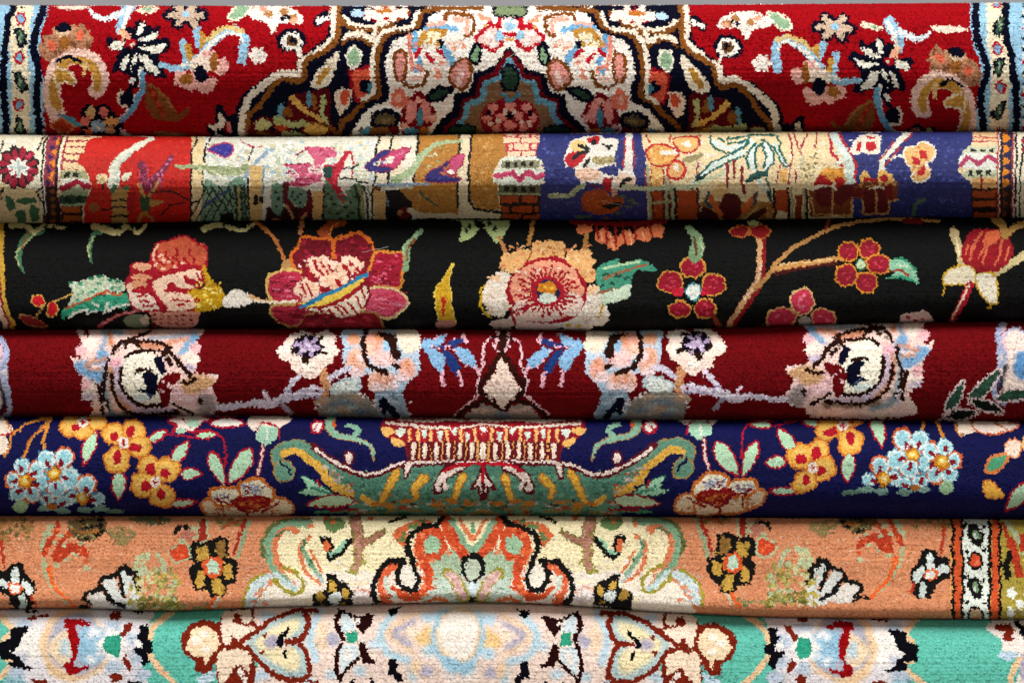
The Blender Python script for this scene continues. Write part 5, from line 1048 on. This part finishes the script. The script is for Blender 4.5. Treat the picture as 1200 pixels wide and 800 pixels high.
    B('a3913c', 1068, -240, 2000, 900); SPK(('c8b450', '857a30', 'b8a86a'), 1070, 0, 1300, 520, 70, 9, 9); L('a9b48c', 26, [1090, 60, 1130, 120, 1171, 200]); L('b43a22', 36, [1110, 150, 1130, 230, 1150, 300]); L('b43a22', 34, [1171, 130, 1160, 180]); Z(K, 30, [1105, 210, 1085, 260, 1100, 310]); D('e4e8e0', [1118, 388, 1155, 440, 1110, 470, 1190, 400], 20, 25); L('a8301e', 20, [1075, 70, 1090, 130])
    return rug


# ---- turquoise wool carpet with pale blurred medallions (left half drawn, right half mirrors it)
def pattern_turquoise():
    rug = rug_canvas(660, 900, '82cfc0')
    mirror(537.5, lambda x: 3 + 0 * x)
    N, RU, W = '10142a', '97402a', 'f8efe9'
    tile(0, 700, 6)
    SPK(('76c6b6', '90d8ca', '7ecdbc'), -400, 60, 3000, 900, 260, 16, 7)
    # soft colours first: dyed wool whose edges run into each other
    part('medallion')
    A('ece8ea', [50, 40, 1010, 40, 1050, 190, 1015, 300, 1040, 420, 995, 480, 1060, 640, 1150, 1200, -40, 1200, 60, 640, 40, 540, 95, 470, 40, 400, 40, 300, 85, 230, 55, 150])
    L('f4d7b4', 44, [-30, 90, 50, 180, 85, 240, 30, 300, 20, 400, 90, 450, 40, 520, -60, 600]); L('f4d7b4', 46, [1210, 95, 1075, 210, 1042, 300]); L('f4d7b4', 46, [1050, 395, 1100, 470, 1190, 570, 1260, 640])
    A('aacfd8', [60, 520, 150, 540, 180, 640, 40, 640]); D('cbd6e2', [950, 290, 800, 480, 800, 190, 170, 190, 120, 520, 1000, 540, 960, 420], 60, 46); E('faf4ee', 220, 330, 130, 120); E('d8dae4', 150, 420, 50, 40)
    E('f4d9b8', 525, 330, 240, 262); E('c1c1cd', 540, 330, 205, 222); A('f7e3c8', [470, 220, 345, 330, 365, 410, 450, 475, 510, 380, 520, 300]); E('cfdce2', 455, 350, 36, 70); E('afd0e2', 645, 335, 112, 140); D('f6f4f4', [628, 262, 655, 225, 690, 250, 645, 440, 690, 330, 620, 420, 690, 395], 22, 24); E('fbf6f2', 790, 330, 80, 110)
    tile(190, 700, 6)
    part('medallion_centre', True)
    A('f4e2d8', [640, 40, 2095, 40, 2095, 1200, 420, 1200, 440, 640, 660, 500, 640, 420, 560, 320, 640, 250, 620, 130]); D('d3e2ec', [740, 130, 700, 540, 640, 560, 300, 570, 1010, 590], 56, 36)
    part('heart')
    A('c3d5d6', [600, 312, 720, 200, 850, 130, 995, 100, 1018, 180, 970, 285, 890, 305, 970, 330, 1018, 430, 1010, 545, 930, 572, 800, 530, 680, 425]); A('f5e9c8', [650, 312, 745, 230, 865, 165, 960, 150, 965, 215, 900, 275, 870, 320, 950, 380, 965, 480, 930, 520, 850, 500, 740, 420]); E('c2bccb', 768, 312, 56, 46); E('f0dcd4', 860, 320, 40, 40)
    tile(380, 700, 6)
    part('blossom')
    L('cde1eb', 56, [-30, 90, -95, 270, -60, 440]); E('f8e2cc', -20, 270, 50, 110); E('c5c2d2', 58, 290, 44, 48); D('d8e6ee', [350, 330, 250, 520, 50, 540], 46, 36)
    part('scroll')
    L('c9e0ea', 50, [490, 100, 390, 255, 465, 400, 600, 440, 620, 560]); L('f5dcc0', 34, [620, 110, 452, 250, 625, 385]); L('c4c0ce', 42, [620, 165, 490, 250, 600, 330]); E('f6e6d4', 620, 255, 60, 40); D('f3d6a6', [705, 265, 730, 240, 690, 300, 740, 290], 44, 40); D('cde2ec', [735, 135, 740, 375, 820, 110], 52, 42); E('ccc6d6', 720, 510, 52, 46, 'f4dec8', 14); E('f3dcc2', 640, 480, 40, 60)
    part('medallion_heart', True)
    E('b9d8e7', 945, 260, 185, 215); E('f5d8b4', 945, 245, 152, 186); E('faf0e8', 945, 245, 130, 168); A('b9d8e7', [820, 410, 945, 440, 945, 520, 850, 510]); D('f6ece6', [900, 560, 860, 540], 40, 26)
    soften(4)
    # then what stays crisp: the dark and the red knots
    tile(0, 700, 6)
    part('medallion')
    Q('ae1228', [455, 150, 580, 146, 588, 165, 642, 180, 622, 206, 560, 196, 535, 192, 530, 240, 552, 270, 562, 300, 545, 330, 545, 400, 520, 440, 525, 482, 552, 492, 622, 476, 622, 502, 560, 516, 540, 542, 470, 536, 440, 470, 490, 440, 512, 400, 500, 340, 475, 270, 470, 212, 448, 216])
    Q(N, [70, 215, 205, 198, 195, 240, 165, 262, 142, 320, 120, 352, 75, 380, 132, 410, 152, 450, 180, 480, 242, 490, 210, 508, 80, 488, 60, 460, 92, 432, 0, 432, -12, 320, 50, 290, 75, 292])
    Q(N, [980, 195, 1045, 188, 1048, 240, 1035, 300, 1082, 310, 1076, 382, 1030, 392, 1052, 440, 1020, 482, 988, 470, 984, 420, 928, 370, 960, 345, 1002, 345, 985, 290, 958, 270, 985, 250])
    for p in ([190, 132, 340, 110, 348, 126, 210, 154], [790, 100, 850, 92, 852, 130, 820, 168, 768, 150, 775, 125], [880, 185, 940, 174, 915, 222, 880, 262, 865, 292, 833, 256, 865, 230], [860, 388, 886, 400, 886, 430, 912, 450, 922, 518, 900, 512, 875, 470, 843, 430], [770, 545, 815, 520, 860, 550, 850, 590, 790, 600], [212, 570, 320, 574, 332, 605, 240, 605]): Q(RU, p)
    L(N, 20, [185, 92, 260, 96]); L(N, 26, [945, 92, 1000, 100]); L(N, 26, [905, 595, 980, 598])
    A('54b79e', [735, 290, 770, 270, 842, 262, 842, 402, 800, 412, 738, 370]); D('fbf4ee', [715, 320, 870, 320, 850, 410, 960, 315, 980, 330], 20, 26)
    tile(190, 700, 6)
    part('blossom')
    A(RU, [128, 270, 170, 205, 280, 152, 385, 180, 412, 140, 440, 98, 520, 72, 640, 78, 648, 130, 640, 170, 690, 205, 640, 260, 560, 310, 640, 390, 660, 480, 640, 620, 400, 640, 372, 540, 380, 455, 322, 530, 238, 518, 230, 450, 158, 390, 132, 330], sm=False)
    Q('fae4c8', [190, 300, 200, 240, 285, 202, 345, 202, 392, 242, 405, 312, 380, 362, 330, 420, 305, 480, 285, 412, 215, 416, 162, 340]); D('fdf2e6', [240, 300, 300, 260, 300, 360], 34, 24)
    Q('f9e8d8', [415, 125, 445, 100, 530, 88, 625, 94, 630, 150, 600, 182, 662, 210, 600, 258, 545, 290, 540, 325, 520, 270, 500, 265, 470, 330, 432, 330, 418, 250]); E(RU, 525, 148, 33, 36); Z(RU, 18, [535, 178, 600, 186, 650, 190]); Z(RU, 20, [490, 270, 510, 300])
    Q('fae6d2', [398, 385, 440, 355, 478, 380, 520, 358, 600, 370, 640, 412, 622, 470, 612, 535, 560, 480, 512, 478, 490, 520, 460, 560, 430, 610, 392, 600, 386, 450]); E(RU, 515, 570, 46, 52); D('fbf0e6', [580, 580, 545, 525], 22, 28)
    L('7fb8b4', 16, [235, 530, 330, 540, 365, 470]); D('cfe0ea', [350, 530, 300, 560], 30, 20)
    part('heart')
    Z(RU, 34, [555, 310, 640, 250, 700, 205, 760, 160, 850, 120, 930, 92, 1085, 92]); Z(RU, 40, [1010, 105, 1032, 170, 1015, 240, 1000, 265, 960, 306, 870, 312]); Z(RU, 36, [960, 306, 1000, 370, 1020, 430, 1035, 480, 1028, 540, 980, 572, 900, 578, 820, 558, 740, 510, 670, 430, 600, 340]); L(RU, 24, [880, 600, 1000, 584, 1090, 600])
    Q(N, [880, 205, 902, 195, 900, 225, 872, 260, 850, 290, 845, 340, 820, 350, 800, 320, 820, 265, 860, 240]); Q(N, [845, 362, 870, 370, 888, 430, 868, 432, 848, 390]); D(RU, [715, 260, 708, 375], 18, 16)
    tile(380, 700, 6)
    part('butterfly')
    MR = '43141a'
    Z(MR, 36, [115, 90, 88, 140, 85, 200, 115, 240, 125, 285]); Z(MR, 24, [120, 92, 180, 118, 240, 145]); Q(MR, [215, 150, 270, 120, 378, 116, 340, 150, 320, 200, 290, 232, 265, 272, 255, 230, 225, 212]); Q(MR, [238, 330, 265, 288, 290, 340, 310, 400, 330, 440, 368, 438, 360, 472, 270, 466, 245, 410])
    Z(MR, 32, [112, 320, 85, 400, 82, 480, 90, 530, 108, 575]); Z(MR, 28, [108, 560, 160, 500, 200, 470, 235, 432]); A('dfe9ec', [118, 125, 150, 108, 202, 160, 220, 222, 160, 232, 120, 240]); A('dfe9ec', [108, 385, 140, 330, 222, 340, 228, 415, 170, 470, 120, 520]); E('f6f0ea', 165, 400, 30, 50)
    Q('52b69c', [150, 242, 232, 236, 232, 318, 150, 318]); E('fbf0e8', 236, 166, 18, 18); E('fbf0e8', 262, 300, 14, 18)
    part('bud'); Q(N, [440, 75, 520, 65, 556, 58, 515, 85, 516, 112, 480, 128, 455, 105]); Q(N, [450, 432, 500, 425, 520, 470, 500, 510, 552, 540, 552, 582, 510, 588, 480, 540, 438, 546, 455, 500]); D(N, [205, 594, 330, 590], 18, 20)
    mirror()
    tile(900, 595, 800 / 205.0)
    part('blossom'); A('f6ebe4', [995, 545, 1050, 515, 1300, 500, 1300, 900, 1140, 900, 1150, 690, 1080, 650, 1060, 600]); E('cfe0ec', 1100, 670, 50, 22); E('c9c4d0', 1180, 720, 40, 60); L('f4d9b6', 26, [1150, 690, 1115, 750, 1110, 820]); Z(RU, 28, [1055, 545, 1105, 545, 1115, 560, 1085, 590, 1110, 595]); Z(N, 26, [1140, 525, 1165, 560, 1185, 590]); E(RU, 1260, 600, 40, 30)
    return rug


# ------------------------------------------------------------------ carpets: a roll whose pile is one facet per knot
def interp_line(pts):
    a = np.array(pts, float).reshape(-1, 2)
    k = np.arange(X0 - 40, X1 + 41, 4.0)
    v = np.interp(k, a[:, 0], a[:, 1])
    ker = np.hanning(25); ker /= ker.sum()
    v = np.convolve(np.pad(v, 12, mode='edge'), ker, mode='valid')
    return lambda x: np.interp(x, k, v)


def box_blur(img, r):
    if r <= 0:
        return img
    for ax in (0, 1):
        for _ in range(2):
            p = np.pad(img, [(r, r) if i == ax else (0, 0) for i in range(3)], mode='edge')
            cs = np.cumsum(np.insert(p, 0, 0, axis=ax), axis=ax)
            n = img.shape[ax]
            hi = np.take(cs, range(2 * r + 1, 2 * r + 1 + n), axis=ax); lo = np.take(cs, range(0, n), axis=ax)
            img = ((hi - lo) / (2 * r + 1)).astype(np.float32)
    return img


def lowfreq(nx, ny, cx, cy, r):
    """smooth noise nx * ny made from a cx * cy lattice"""
    g = r.standard_normal((cy + 3, cx + 3))
    X = np.linspace(0, cx, nx); Y = np.linspace(0, cy, ny)
    def wts(T):
        i = T.astype(int); f = T - i
        f = f * f * (3 - 2 * f)
        return i, f
    ix, fx = wts(X); iy, fy = wts(Y)
    a = g[np.ix_(iy, ix)] * (1 - fx) + g[np.ix_(iy, ix + 1)] * fx
    b = g[np.ix_(iy + 1, ix)] * (1 - fx) + g[np.ix_(iy + 1, ix + 1)] * fx
    return a * (1 - fy[:, None]) + b * fy[:, None]


def pieces(ids, parts, least=60):
    """every connected patch of knots of one motif becomes a piece; specks join the patch beside them"""
    ids = ids.copy()
    for last in (False, False, True):
        nr, nc = ids.shape
        runs = []; parent = []
        lab = np.zeros(ids.shape, np.int32)
        prev = []
        def find(a):
            while parent[a] != a:
                parent[a] = parent[parent[a]]; a = parent[a]
            return a
        for i in range(nr):
            ch = np.flatnonzero(np.diff(ids[i])) + 1
            st = np.r_[0, ch]; en = np.r_[ch, nc]
            cur = []
            k = 0
            for a, b in zip(st.tolist(), en.tolist()):
                n = len(parent); parent.append(n); v = int(ids[i, a]); cur.append((a, b, v, n)); lab[i, a:b] = n
                while k < len(prev) and prev[k][1] < a:
                    k += 1
                m = k
                while m < len(prev) and prev[m][0] <= b:
                    if prev[m][2] == v:
                        ra, rb = find(n), find(prev[m][3])
                        if ra != rb: parent[max(ra, rb)] = min(ra, rb)
                    m += 1
            prev = cur
        rootof = np.array([find(a) for a in range(len(parent))])
        lab = rootof[lab]
        uq, inv, cnt = np.unique(lab, return_inverse=True, return_counts=True)
        inv = inv.reshape(lab.shape)
        if last:
            first = np.zeros(len(uq), int); first[inv.ravel()] = ids.ravel()
            return inv, [parts[i] for i in first]
        small = cnt[inv] < least
        for i in range(nr):                      # a speck takes over what lies left of it, else above
            row = small[i]
            for j in np.flatnonzero(row):
                ids[i, j] = ids[i, j - 1] if j else ids[i - 1, j]
    return None


PITCH = 1.3          # millimetres between knots


def build_rug(name, rug, label, top, bot, prof, off, mat, seed, jit=0.35, bump=0.26, blur=0, lump=3.0, gain=1.0, deep=1.0, tufts=0.27, threads=1, tuft_len=0.75, abrash=0.03, knotvar=0.10, ragged=1.0):
    r = np.random.default_rng(seed)
    ft, fb = interp_line(top), interp_line(bot)
    # profile: t 0 top .. 1 bottom, depth forward in mm
    pr = np.array(prof, float).reshape(-1, 2)                       # (t, depth)
    fine = smooth(pr * (120.0, 1.0), False, 40) / (120.0, 1.0)
    hgt = (np.mean(fb(np.linspace(0, 1200, 50))) - np.mean(ft(np.linspace(0, 1200, 50))))
    arc = np.r_[0, np.cumsum(np.hypot(np.diff(fine[:, 0]) * hgt, np.diff(fine[:, 1])))]
    nr = int(arc[-1] / PITCH) + 1
    s = np.linspace(0, arc[-1], nr + 1)
    t = np.interp(s, arc, fine[:, 0]); dep = np.interp(s, arc, fine[:, 1])
    nc = int((X1 - X0 - 20) / PITCH)
    xs = np.linspace(X0 + 10, X1 - 10, nc + 1)
    XX, TT = np.meshgrid(xs, t)
    # lumps and soft creases along the roll
    lum = lowfreq(nc + 1, nr + 1, 9, 3, r) * lump + lowfreq(nc + 1, nr + 1, 34, 5, r) * lump * 0.28
    env = np.interp(s, [0, 0.25 * arc[-1], 0.75 * arc[-1], arc[-1]], [0.15, 1, 1, 0.15])[:, None]
    DD = dep[:, None] + off + lum * env
    zt, zb = ft(XX), fb(XX)
    PY = zt + (zb - zt) * TT
    # photo pixel -> place: at the depth of the surface
    k = (CAMD * 1000 - DD) / (CAMD * 1000)
    X = (XX - 600) * k; Z_ = 400 - (PY - 400) * k + 0
    P = np.stack([X, -DD, Z_], -1)
    # normals
    du = np.gradient(P, axis=1); dv = np.gradient(P, axis=0)
    N = np.cross(du, dv); N /= np.linalg.norm(N, axis=-1, keepdims=True) + 1e-9
    if N[nr // 2, nc // 2, 1] > 0:
        N = -N
    Tn = dv / (np.linalg.norm(dv, axis=-1, keepdims=True) + 1e-9)
    h = r.standard_normal(PY.shape) * bump
    h += r.standard_normal((nr + 1, 1)) * bump * 0.8 * (1 + 0.6 * lowfreq(nc + 1, nr + 1, 24, nr // 2, r))      # the rows of knots
    P = P + N * h[..., None] + Tn * (r.uniform(-jit, jit, PY.shape) * PITCH)[..., None]
    P[..., 0] += r.uniform(-jit, jit, PY.shape) * PITCH
    # colour of each knot, taken where the pattern has it
    cx = (XX[:-1, :-1] + XX[1:, 1:]) / 2
    cyr = (PY[:-1, :-1] + PY[1:, 1:]) / 2
    cy = cyr.copy()
    # rows turned out of sight on the top and underside: the pattern goes on by arc length
    slope = np.abs(np.diff(t)) * hgt / np.diff(s)
    mid = int(np.argmax(slope))
    sm = (s[:-1] + s[1:]) / 2
    ups = [i for i in range(mid) if slope[i] < 0.12]
    if ups:
        i = max(ups); cy[:i] = cy[i] + 0.7 * (sm[i] - sm[:i])[:, None]
    dns = [i for i in range(mid, nr) if slope[i] < 0.12]
    if dns:
        i = min(dns); cy[i:] = cy[i] - 0.7 * (sm[i:] - sm[i])[:, None]
    wx = lowfreq(nc, nr, nc // 14, max(nr // 9, 2), r) * 0.55
    wy = lowfreq(nc, nr, nc // 14, max(nr // 9, 2), r) * 0.55
    # hand-knotted edges: teeth a few knots long along and across, and now and then a stray knot
    def blocks(bx, by):
        g = r.uniform(-1, 1, (nr // by + 2, nc // bx + 2))
        g = np.repeat(np.repeat(g, by, 0), bx, 1)
        return g[r.integers(0, by):, r.integers(0, bx):][:nr, :nc]
    stray = np.where(r.random(cx.shape) < 0.04, 2.4, 1.0)
    qx = cx + wx + ragged * (1.35 * blocks(4, 2) + 0.35 * stray * r.uniform(-1, 1, cx.shape))
    qy = cy + wy + ragged * (1.55 * blocks(2, 4) + 0.35 * stray * r.uniform(-1, 1, cx.shape))
    ii = np.clip(((qy - rug.y0) * SS).astype(int), 0, rug.H - 1)
    jj = np.clip(((qx - X0) * SS).astype(int), 0, rug.W - 1)
    img = box_blur(rug.img, blur)
    cols = img[ii, jj] ** deep * gain
    cols = cols * (1 + knotvar * r.standard_normal(cols.shape[:2]))[..., None]
    cols = cols * (1 + abrash * r.standard_normal((nr, 1)) + abrash * 0.8 * lowfreq(nc, nr, 5, nr // 3, r))[..., None]
    cols = np.clip(cols, 0.002, 0.9)
    ids = rug.pid[np.clip(((cy + wy - rug.y0) * SS).astype(int), 0, rug.H - 1), np.clip(((cx + wx - X0) * SS).astype(int), 0, rug.W - 1)]
    V = (P * 0.001).reshape(-1, 3)
    NV = N.reshape(-1, 3)
    gi = np.arange((nr + 1) * (nc + 1)).reshape(nr + 1, nc + 1)
    quads = np.stack([gi[:-1, :-1], gi[1:, :-1], gi[1:, 1:], gi[:-1, 1:]], -1)

    root = bpy.data.objects.new(name, None)
    base = (0, -off * 0.001 + 0.06, float(V[:, 2].min()))
    root.location = base
    root.empty_display_size = 0.05
    sc.collection.objects.link(root)
    root['label'] = label; root['category'] = 'carpet'; root['group'] = 'rolled carpets in the stack'

    comp, names = pieces(ids, rug.parts)
    order = np.argsort(comp.ravel(), kind='stable')
    flat_q = quads.reshape(-1, 4)[order]; flat_c = cols.reshape(-1, 3)[order]
    cut = np.searchsorted(comp.ravel()[order], np.arange(len(names) + 1))
    for pid, pn in enumerate(names):
        q = flat_q[cut[pid]:cut[pid + 1]]; cc = flat_c[cut[pid]:cut[pid + 1]]
        if len(q) == 0:
            continue
        u, inv = np.unique(q, return_inverse=True)
        inv = inv.reshape(-1)
        # loose tuft tips: a sliver standing up from the upper edge of about every third knot
        tk = np.flatnonzero(r.random(len(q)) < tufts)
        a0, a1 = q[tk, 0], q[tk, 3]
        ln = r.uniform(0.5, 1.5, (len(tk), 1)) * tuft_len * 0.001
        tip = (V[a0] + V[a1]) / 2 + NV[a0] * ln + r.normal(0, 0.45, (len(tk), 3)) * ln
        nq = len(q)
        me = bpy.data.meshes.new(pn)
        me.vertices.add(len(u) + len(tk)); me.vertices.foreach_set('co', (np.vstack([V[u], tip]) - base).astype(np.float32).ravel())
        iq = inv.reshape(-1, 4)
        tri = np.stack([iq[tk, 0], iq[tk, 3], np.arange(len(tk)) + len(u)], 1)
        nf = nq + len(tk)
        me.loops.add(nq * 4 + len(tk) * 3); me.loops.foreach_set('vertex_index', np.r_[inv, tri.ravel()].astype(np.int32))
        me.polygons.add(nf); me.polygons.foreach_set('loop_start', np.r_[np.arange(0, nq * 4, 4), nq * 4 + np.arange(0, len(tk) * 3, 3)].astype(np.int32))
        cc = np.vstack([cc, np.clip(cc[tk] * r.uniform(0.95, 1.15, (len(tk), 1)), 0, 0.92)])
        at = me.attributes.new('knot', 'FLOAT_COLOR', 'FACE')
        at.data.foreach_set('color', np.c_[cc, np.ones(nf)].astype(np.float32).ravel())
        me.update(calc_edges=True)
        me.materials.append(mat)
        o = bpy.data.objects.new(pn, me); o.parent = root
        sc.collection.objects.link(o)
    # a few loose threads lying on the pile
    for k in range(threads):
        i0, j0 = r.integers(int(nr * .3), int(nr * .72)), r.integers(int(nc * .08), int(nc * .9))
        th, st = r.uniform(0, 6.28), 4
        cl = []
        for _ in range(7):
            i0 = int(np.clip(i0 + round(st * 0.7 * math.sin(th)), 2, nr - 2)); j0 = int(np.clip(j0 + round(st * math.cos(th)), 2, nc - 2)); th += r.normal(0, .45)
            cl.append(V[i0 * (nc + 1) + j0] + NV[i0 * (nc + 1) + j0] * 0.0012)
        cl = smooth(np.array(cl), False, 3)
        ring3 = [np.array((0, -0.0002, 0.00012)), np.array((0.00012, -0.0002, -0.00012)), np.array((-0.00012, 0.0001, 0))]
        vv = [tuple(c + o3 - base) for c in cl for o3 in ring3]
        ff = [(a * 3 + b, a * 3 + (b + 1) % 3, a * 3 + 3 + (b + 1) % 3, a * 3 + 3 + b) for a in range(len(cl) - 1) for b in range(3)]
        me = bpy.data.meshes.new('loose_thread'); me.from_pydata(vv, [], ff); me.materials.append(M_THREAD)
        o = bpy.data.objects.new('loose_thread', me); o.parent = root; sc.collection.objects.link(o)
    # cotton backing: closes the roll behind and winds on inside it as a spiral
    dlt = 5.0
    prof_in = np.stack([np.interp(np.linspace(0, 1, 40), np.linspace(0, 1, nr + 1), dep) + off,
                        np.interp(np.linspace(0, 1, 40), np.linspace(0, 1, nr + 1), t)], 1)
    xa, xb = xs[0] + 2, xs[-1] - 2
    cols_x = np.linspace(xa, xb, 60)
    verts, faces = [], []
    ring = []
    c0 = np.array([prof_in[:, 0].mean() - 30, 0.5])
    for d, tt in prof_in:
        dirv = np.array([d - c0[0], (tt - c0[1]) * hgt]); dirv = dirv / np.hypot(*dirv)
        ring.append((d - dirv[0] * dlt, tt - dirv[1] * dlt / hgt))
    d0 = ring[-1][0]
    for a in np.linspace(-90, -270, 10)[1:-1]:                     # round the back
        ring.append((d0 + math.cos(math.radians(a)) * 55, 0.5 - math.sin(math.radians(a)) * 0.5 * 0.92))
    ring.append(ring[0])
    ctr = np.array(ring).mean(0)
    sp = []
    turns = 3
    for kk in range(len(ring) * turns):                            # the windings inside
        f = 1 - 0.8 * kk / (len(ring) * turns)
        p = np.array(ring[kk % len(ring)])
        sp.append(ctr + (p - ctr) * f)
    for d, tt in sp:
        for x in cols_x:
            ztx, zbx = ft(x), fb(x)
            kk2 = (CAMD * 1000 - d) / (CAMD * 1000)
            py = ztx + (zbx - ztx) * tt
            verts.append(((x - 600) * kk2 * 0.001 - base[0], -d * 0.001 - base[1], (400 - (py - 400) * kk2) * 0.001 - base[2]))
    m = len(cols_x)
    for a in range(len(sp) - 1):
        for b in range(m - 1):
            faces.append((a * m + b, a * m + b + 1, (a + 1) * m + b + 1, (a + 1) * m + b))
    me = bpy.data.meshes.new('backing'); me.from_pydata(verts, [], faces); me.materials.append(M_BACK)
    o = bpy.data.objects.new('backing', me); o.parent = root; sc.collection.objects.link(o)
    return root, float(V[:, 2].min())


edge1 = [-130, 8, 0, 7, 300, 8, 600, 8, 900, 6, 1200, 4, 1330, 4]
edge2 = [-130, 158, 0, 158, 150, 160, 300, 161, 450, 160, 600, 157, 900, 155, 1200, 155, 1330, 155]
edge3 = [-130, 261, 0, 261, 150, 261, 300, 258, 450, 257, 600, 258, 900, 257, 1050, 254, 1200, 255, 1330, 255]
edge4 = [-130, 386, 0, 386, 300, 385, 600, 386, 720, 388, 900, 382, 1050, 378, 1200, 376, 1330, 375]
edge5 = [-130, 488, 0, 488, 300, 487, 450, 489, 600, 491, 900, 492, 1200, 494, 1330, 494]
edge6 = [-130, 604, 0, 604, 300, 604, 600, 604, 900, 606, 1200, 608, 1330, 608]
edge7 = [-130, 714, 0, 713, 100, 712, 190, 716, 300, 711, 450, 707, 560, 705, 640, 707, 750, 715, 880, 722, 1000, 724, 1200, 725, 1330, 726]
edge8 = [-130, 892, 600, 892, 1330, 892]

silk = pile_material('silk_pile', 0.55, 0.3, 0.075, 0.4, bump=0.9, bsize=1300, nap=0.22, fuzz=0.45, pale=0.004)
shiny = pile_material('shiny_silk_pile', 0.5, 0.35, 0.25, 0.4, bump=0.9, bsize=1300, nap=0.10, fuzz=0.5, pale=0.02)
soft = pile_material('soft_pile', 0.7, 0.4, 0.06, 0.5, bump=0.6, nap=0.10, fuzz=0.40, pale=0.03)
wool = pile_material('wool_pile', 0.85, 0.4, 0.05, 0.5, bump=0.6, nap=0.08, fuzz=0.35)

build_rug('rolled_carpet', pattern_red_medallion(), 'rolled red carpet with navy and cream medallion, topmost of the stack', edge1, edge2,
          [0, -66, 0, -52, .015, -36, .07, -12, .2, 2, .4, 9, .55, 9, .66, 2, .82, -14, .95, -36, 1, -56, 1, -68], 0, wool, 11, deep=1.25, lump=4)
build_rug('rolled_carpet', pattern_panels(), 'rolled silk carpet with red, cream, gold and blue picture panels and brick towers', edge2, edge3,
          [0, -66, 0, -54, .02, -34, .1, -16, .3, 1, .45, 7, .56, 8, .64, 4.5, .73, -4, .85, -19, .95, -40, 1, -54, 1, -66], 10, shiny, 12, tuft_len=0.4, bump=0.14, lump=1.5, ragged=0.55, gain=0.88, deep=1.15)
build_rug('rolled_carpet', pattern_black_garden(), 'rolled black carpet with a bird and red garden flowers', edge3, edge4,
          [0, -64, 0, -56, .05, -40, .2, -22, .45, -3, .65, 6, .8, 9, .92, 2, .98, -14, 1, -40, 1, -60], 8, silk, 13, tuft_len=0.5, bump=0.12, lump=2, ragged=0.65, gain=0.9, deep=1.12)
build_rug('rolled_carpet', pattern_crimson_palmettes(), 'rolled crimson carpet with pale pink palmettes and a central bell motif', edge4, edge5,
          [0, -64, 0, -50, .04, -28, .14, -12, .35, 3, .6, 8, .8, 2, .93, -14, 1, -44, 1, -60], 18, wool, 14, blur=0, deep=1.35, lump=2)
build_rug('rolled_carpet', pattern_blue_flowers(), 'rolled royal blue carpet with orange and sky-blue flowers and green winged palmette', edge5, edge6,
          [0, -64, 0, -50, .03, -30, .12, -13, .35, 3, .65, 9, .82, 3, .93, -12, 1, -40, 1, -60], 27, silk, 15, tuft_len=0.5, bump=0.14, gain=0.95, deep=1.1, lump=2, ragged=0.7)
build_rug('rolled_carpet', pattern_apricot(), 'rolled apricot carpet with cream medallion and black-edged scrolls', edge6, edge7,
          [0, -64, 0, -50, .04, -28, .15, -16, .4, -7, .65, 2, .86, 15, .94, 14, .985, -2, 1, -34, 1, -60], 29, soft, 16, tuft_len=0.6, bump=0.2, gain=0.97, deep=1.0, lump=1.2)
root, zlow = build_rug('rolled_carpet', pattern_turquoise(), 'rolled turquoise carpet with blurred white medallions, lowest of the stack', edge7, edge8,
          [0, -64, 0, -50, .02, -30, .12, -12, .35, 4, .6, 9, .82, 2, .94, -14, 1, -40, 1, -60], 48, wool, 17, abrash=0.02, tuft_len=0.6, blur=0, gain=0.97, deep=1.4, lump=1, ragged=0.9, knotvar=0.07)

wall = box_mesh('wall', -1.6, 1.6, 0.42, 0.47, -0.06, 1.6, M_WALL); wall['kind'] = 'structure'
table = box_mesh('table_top', -1.6, 1.6, -0.35, 0.42, -0.10, zlow - 0.001, M_TABLE); table['kind'] = 'structure'
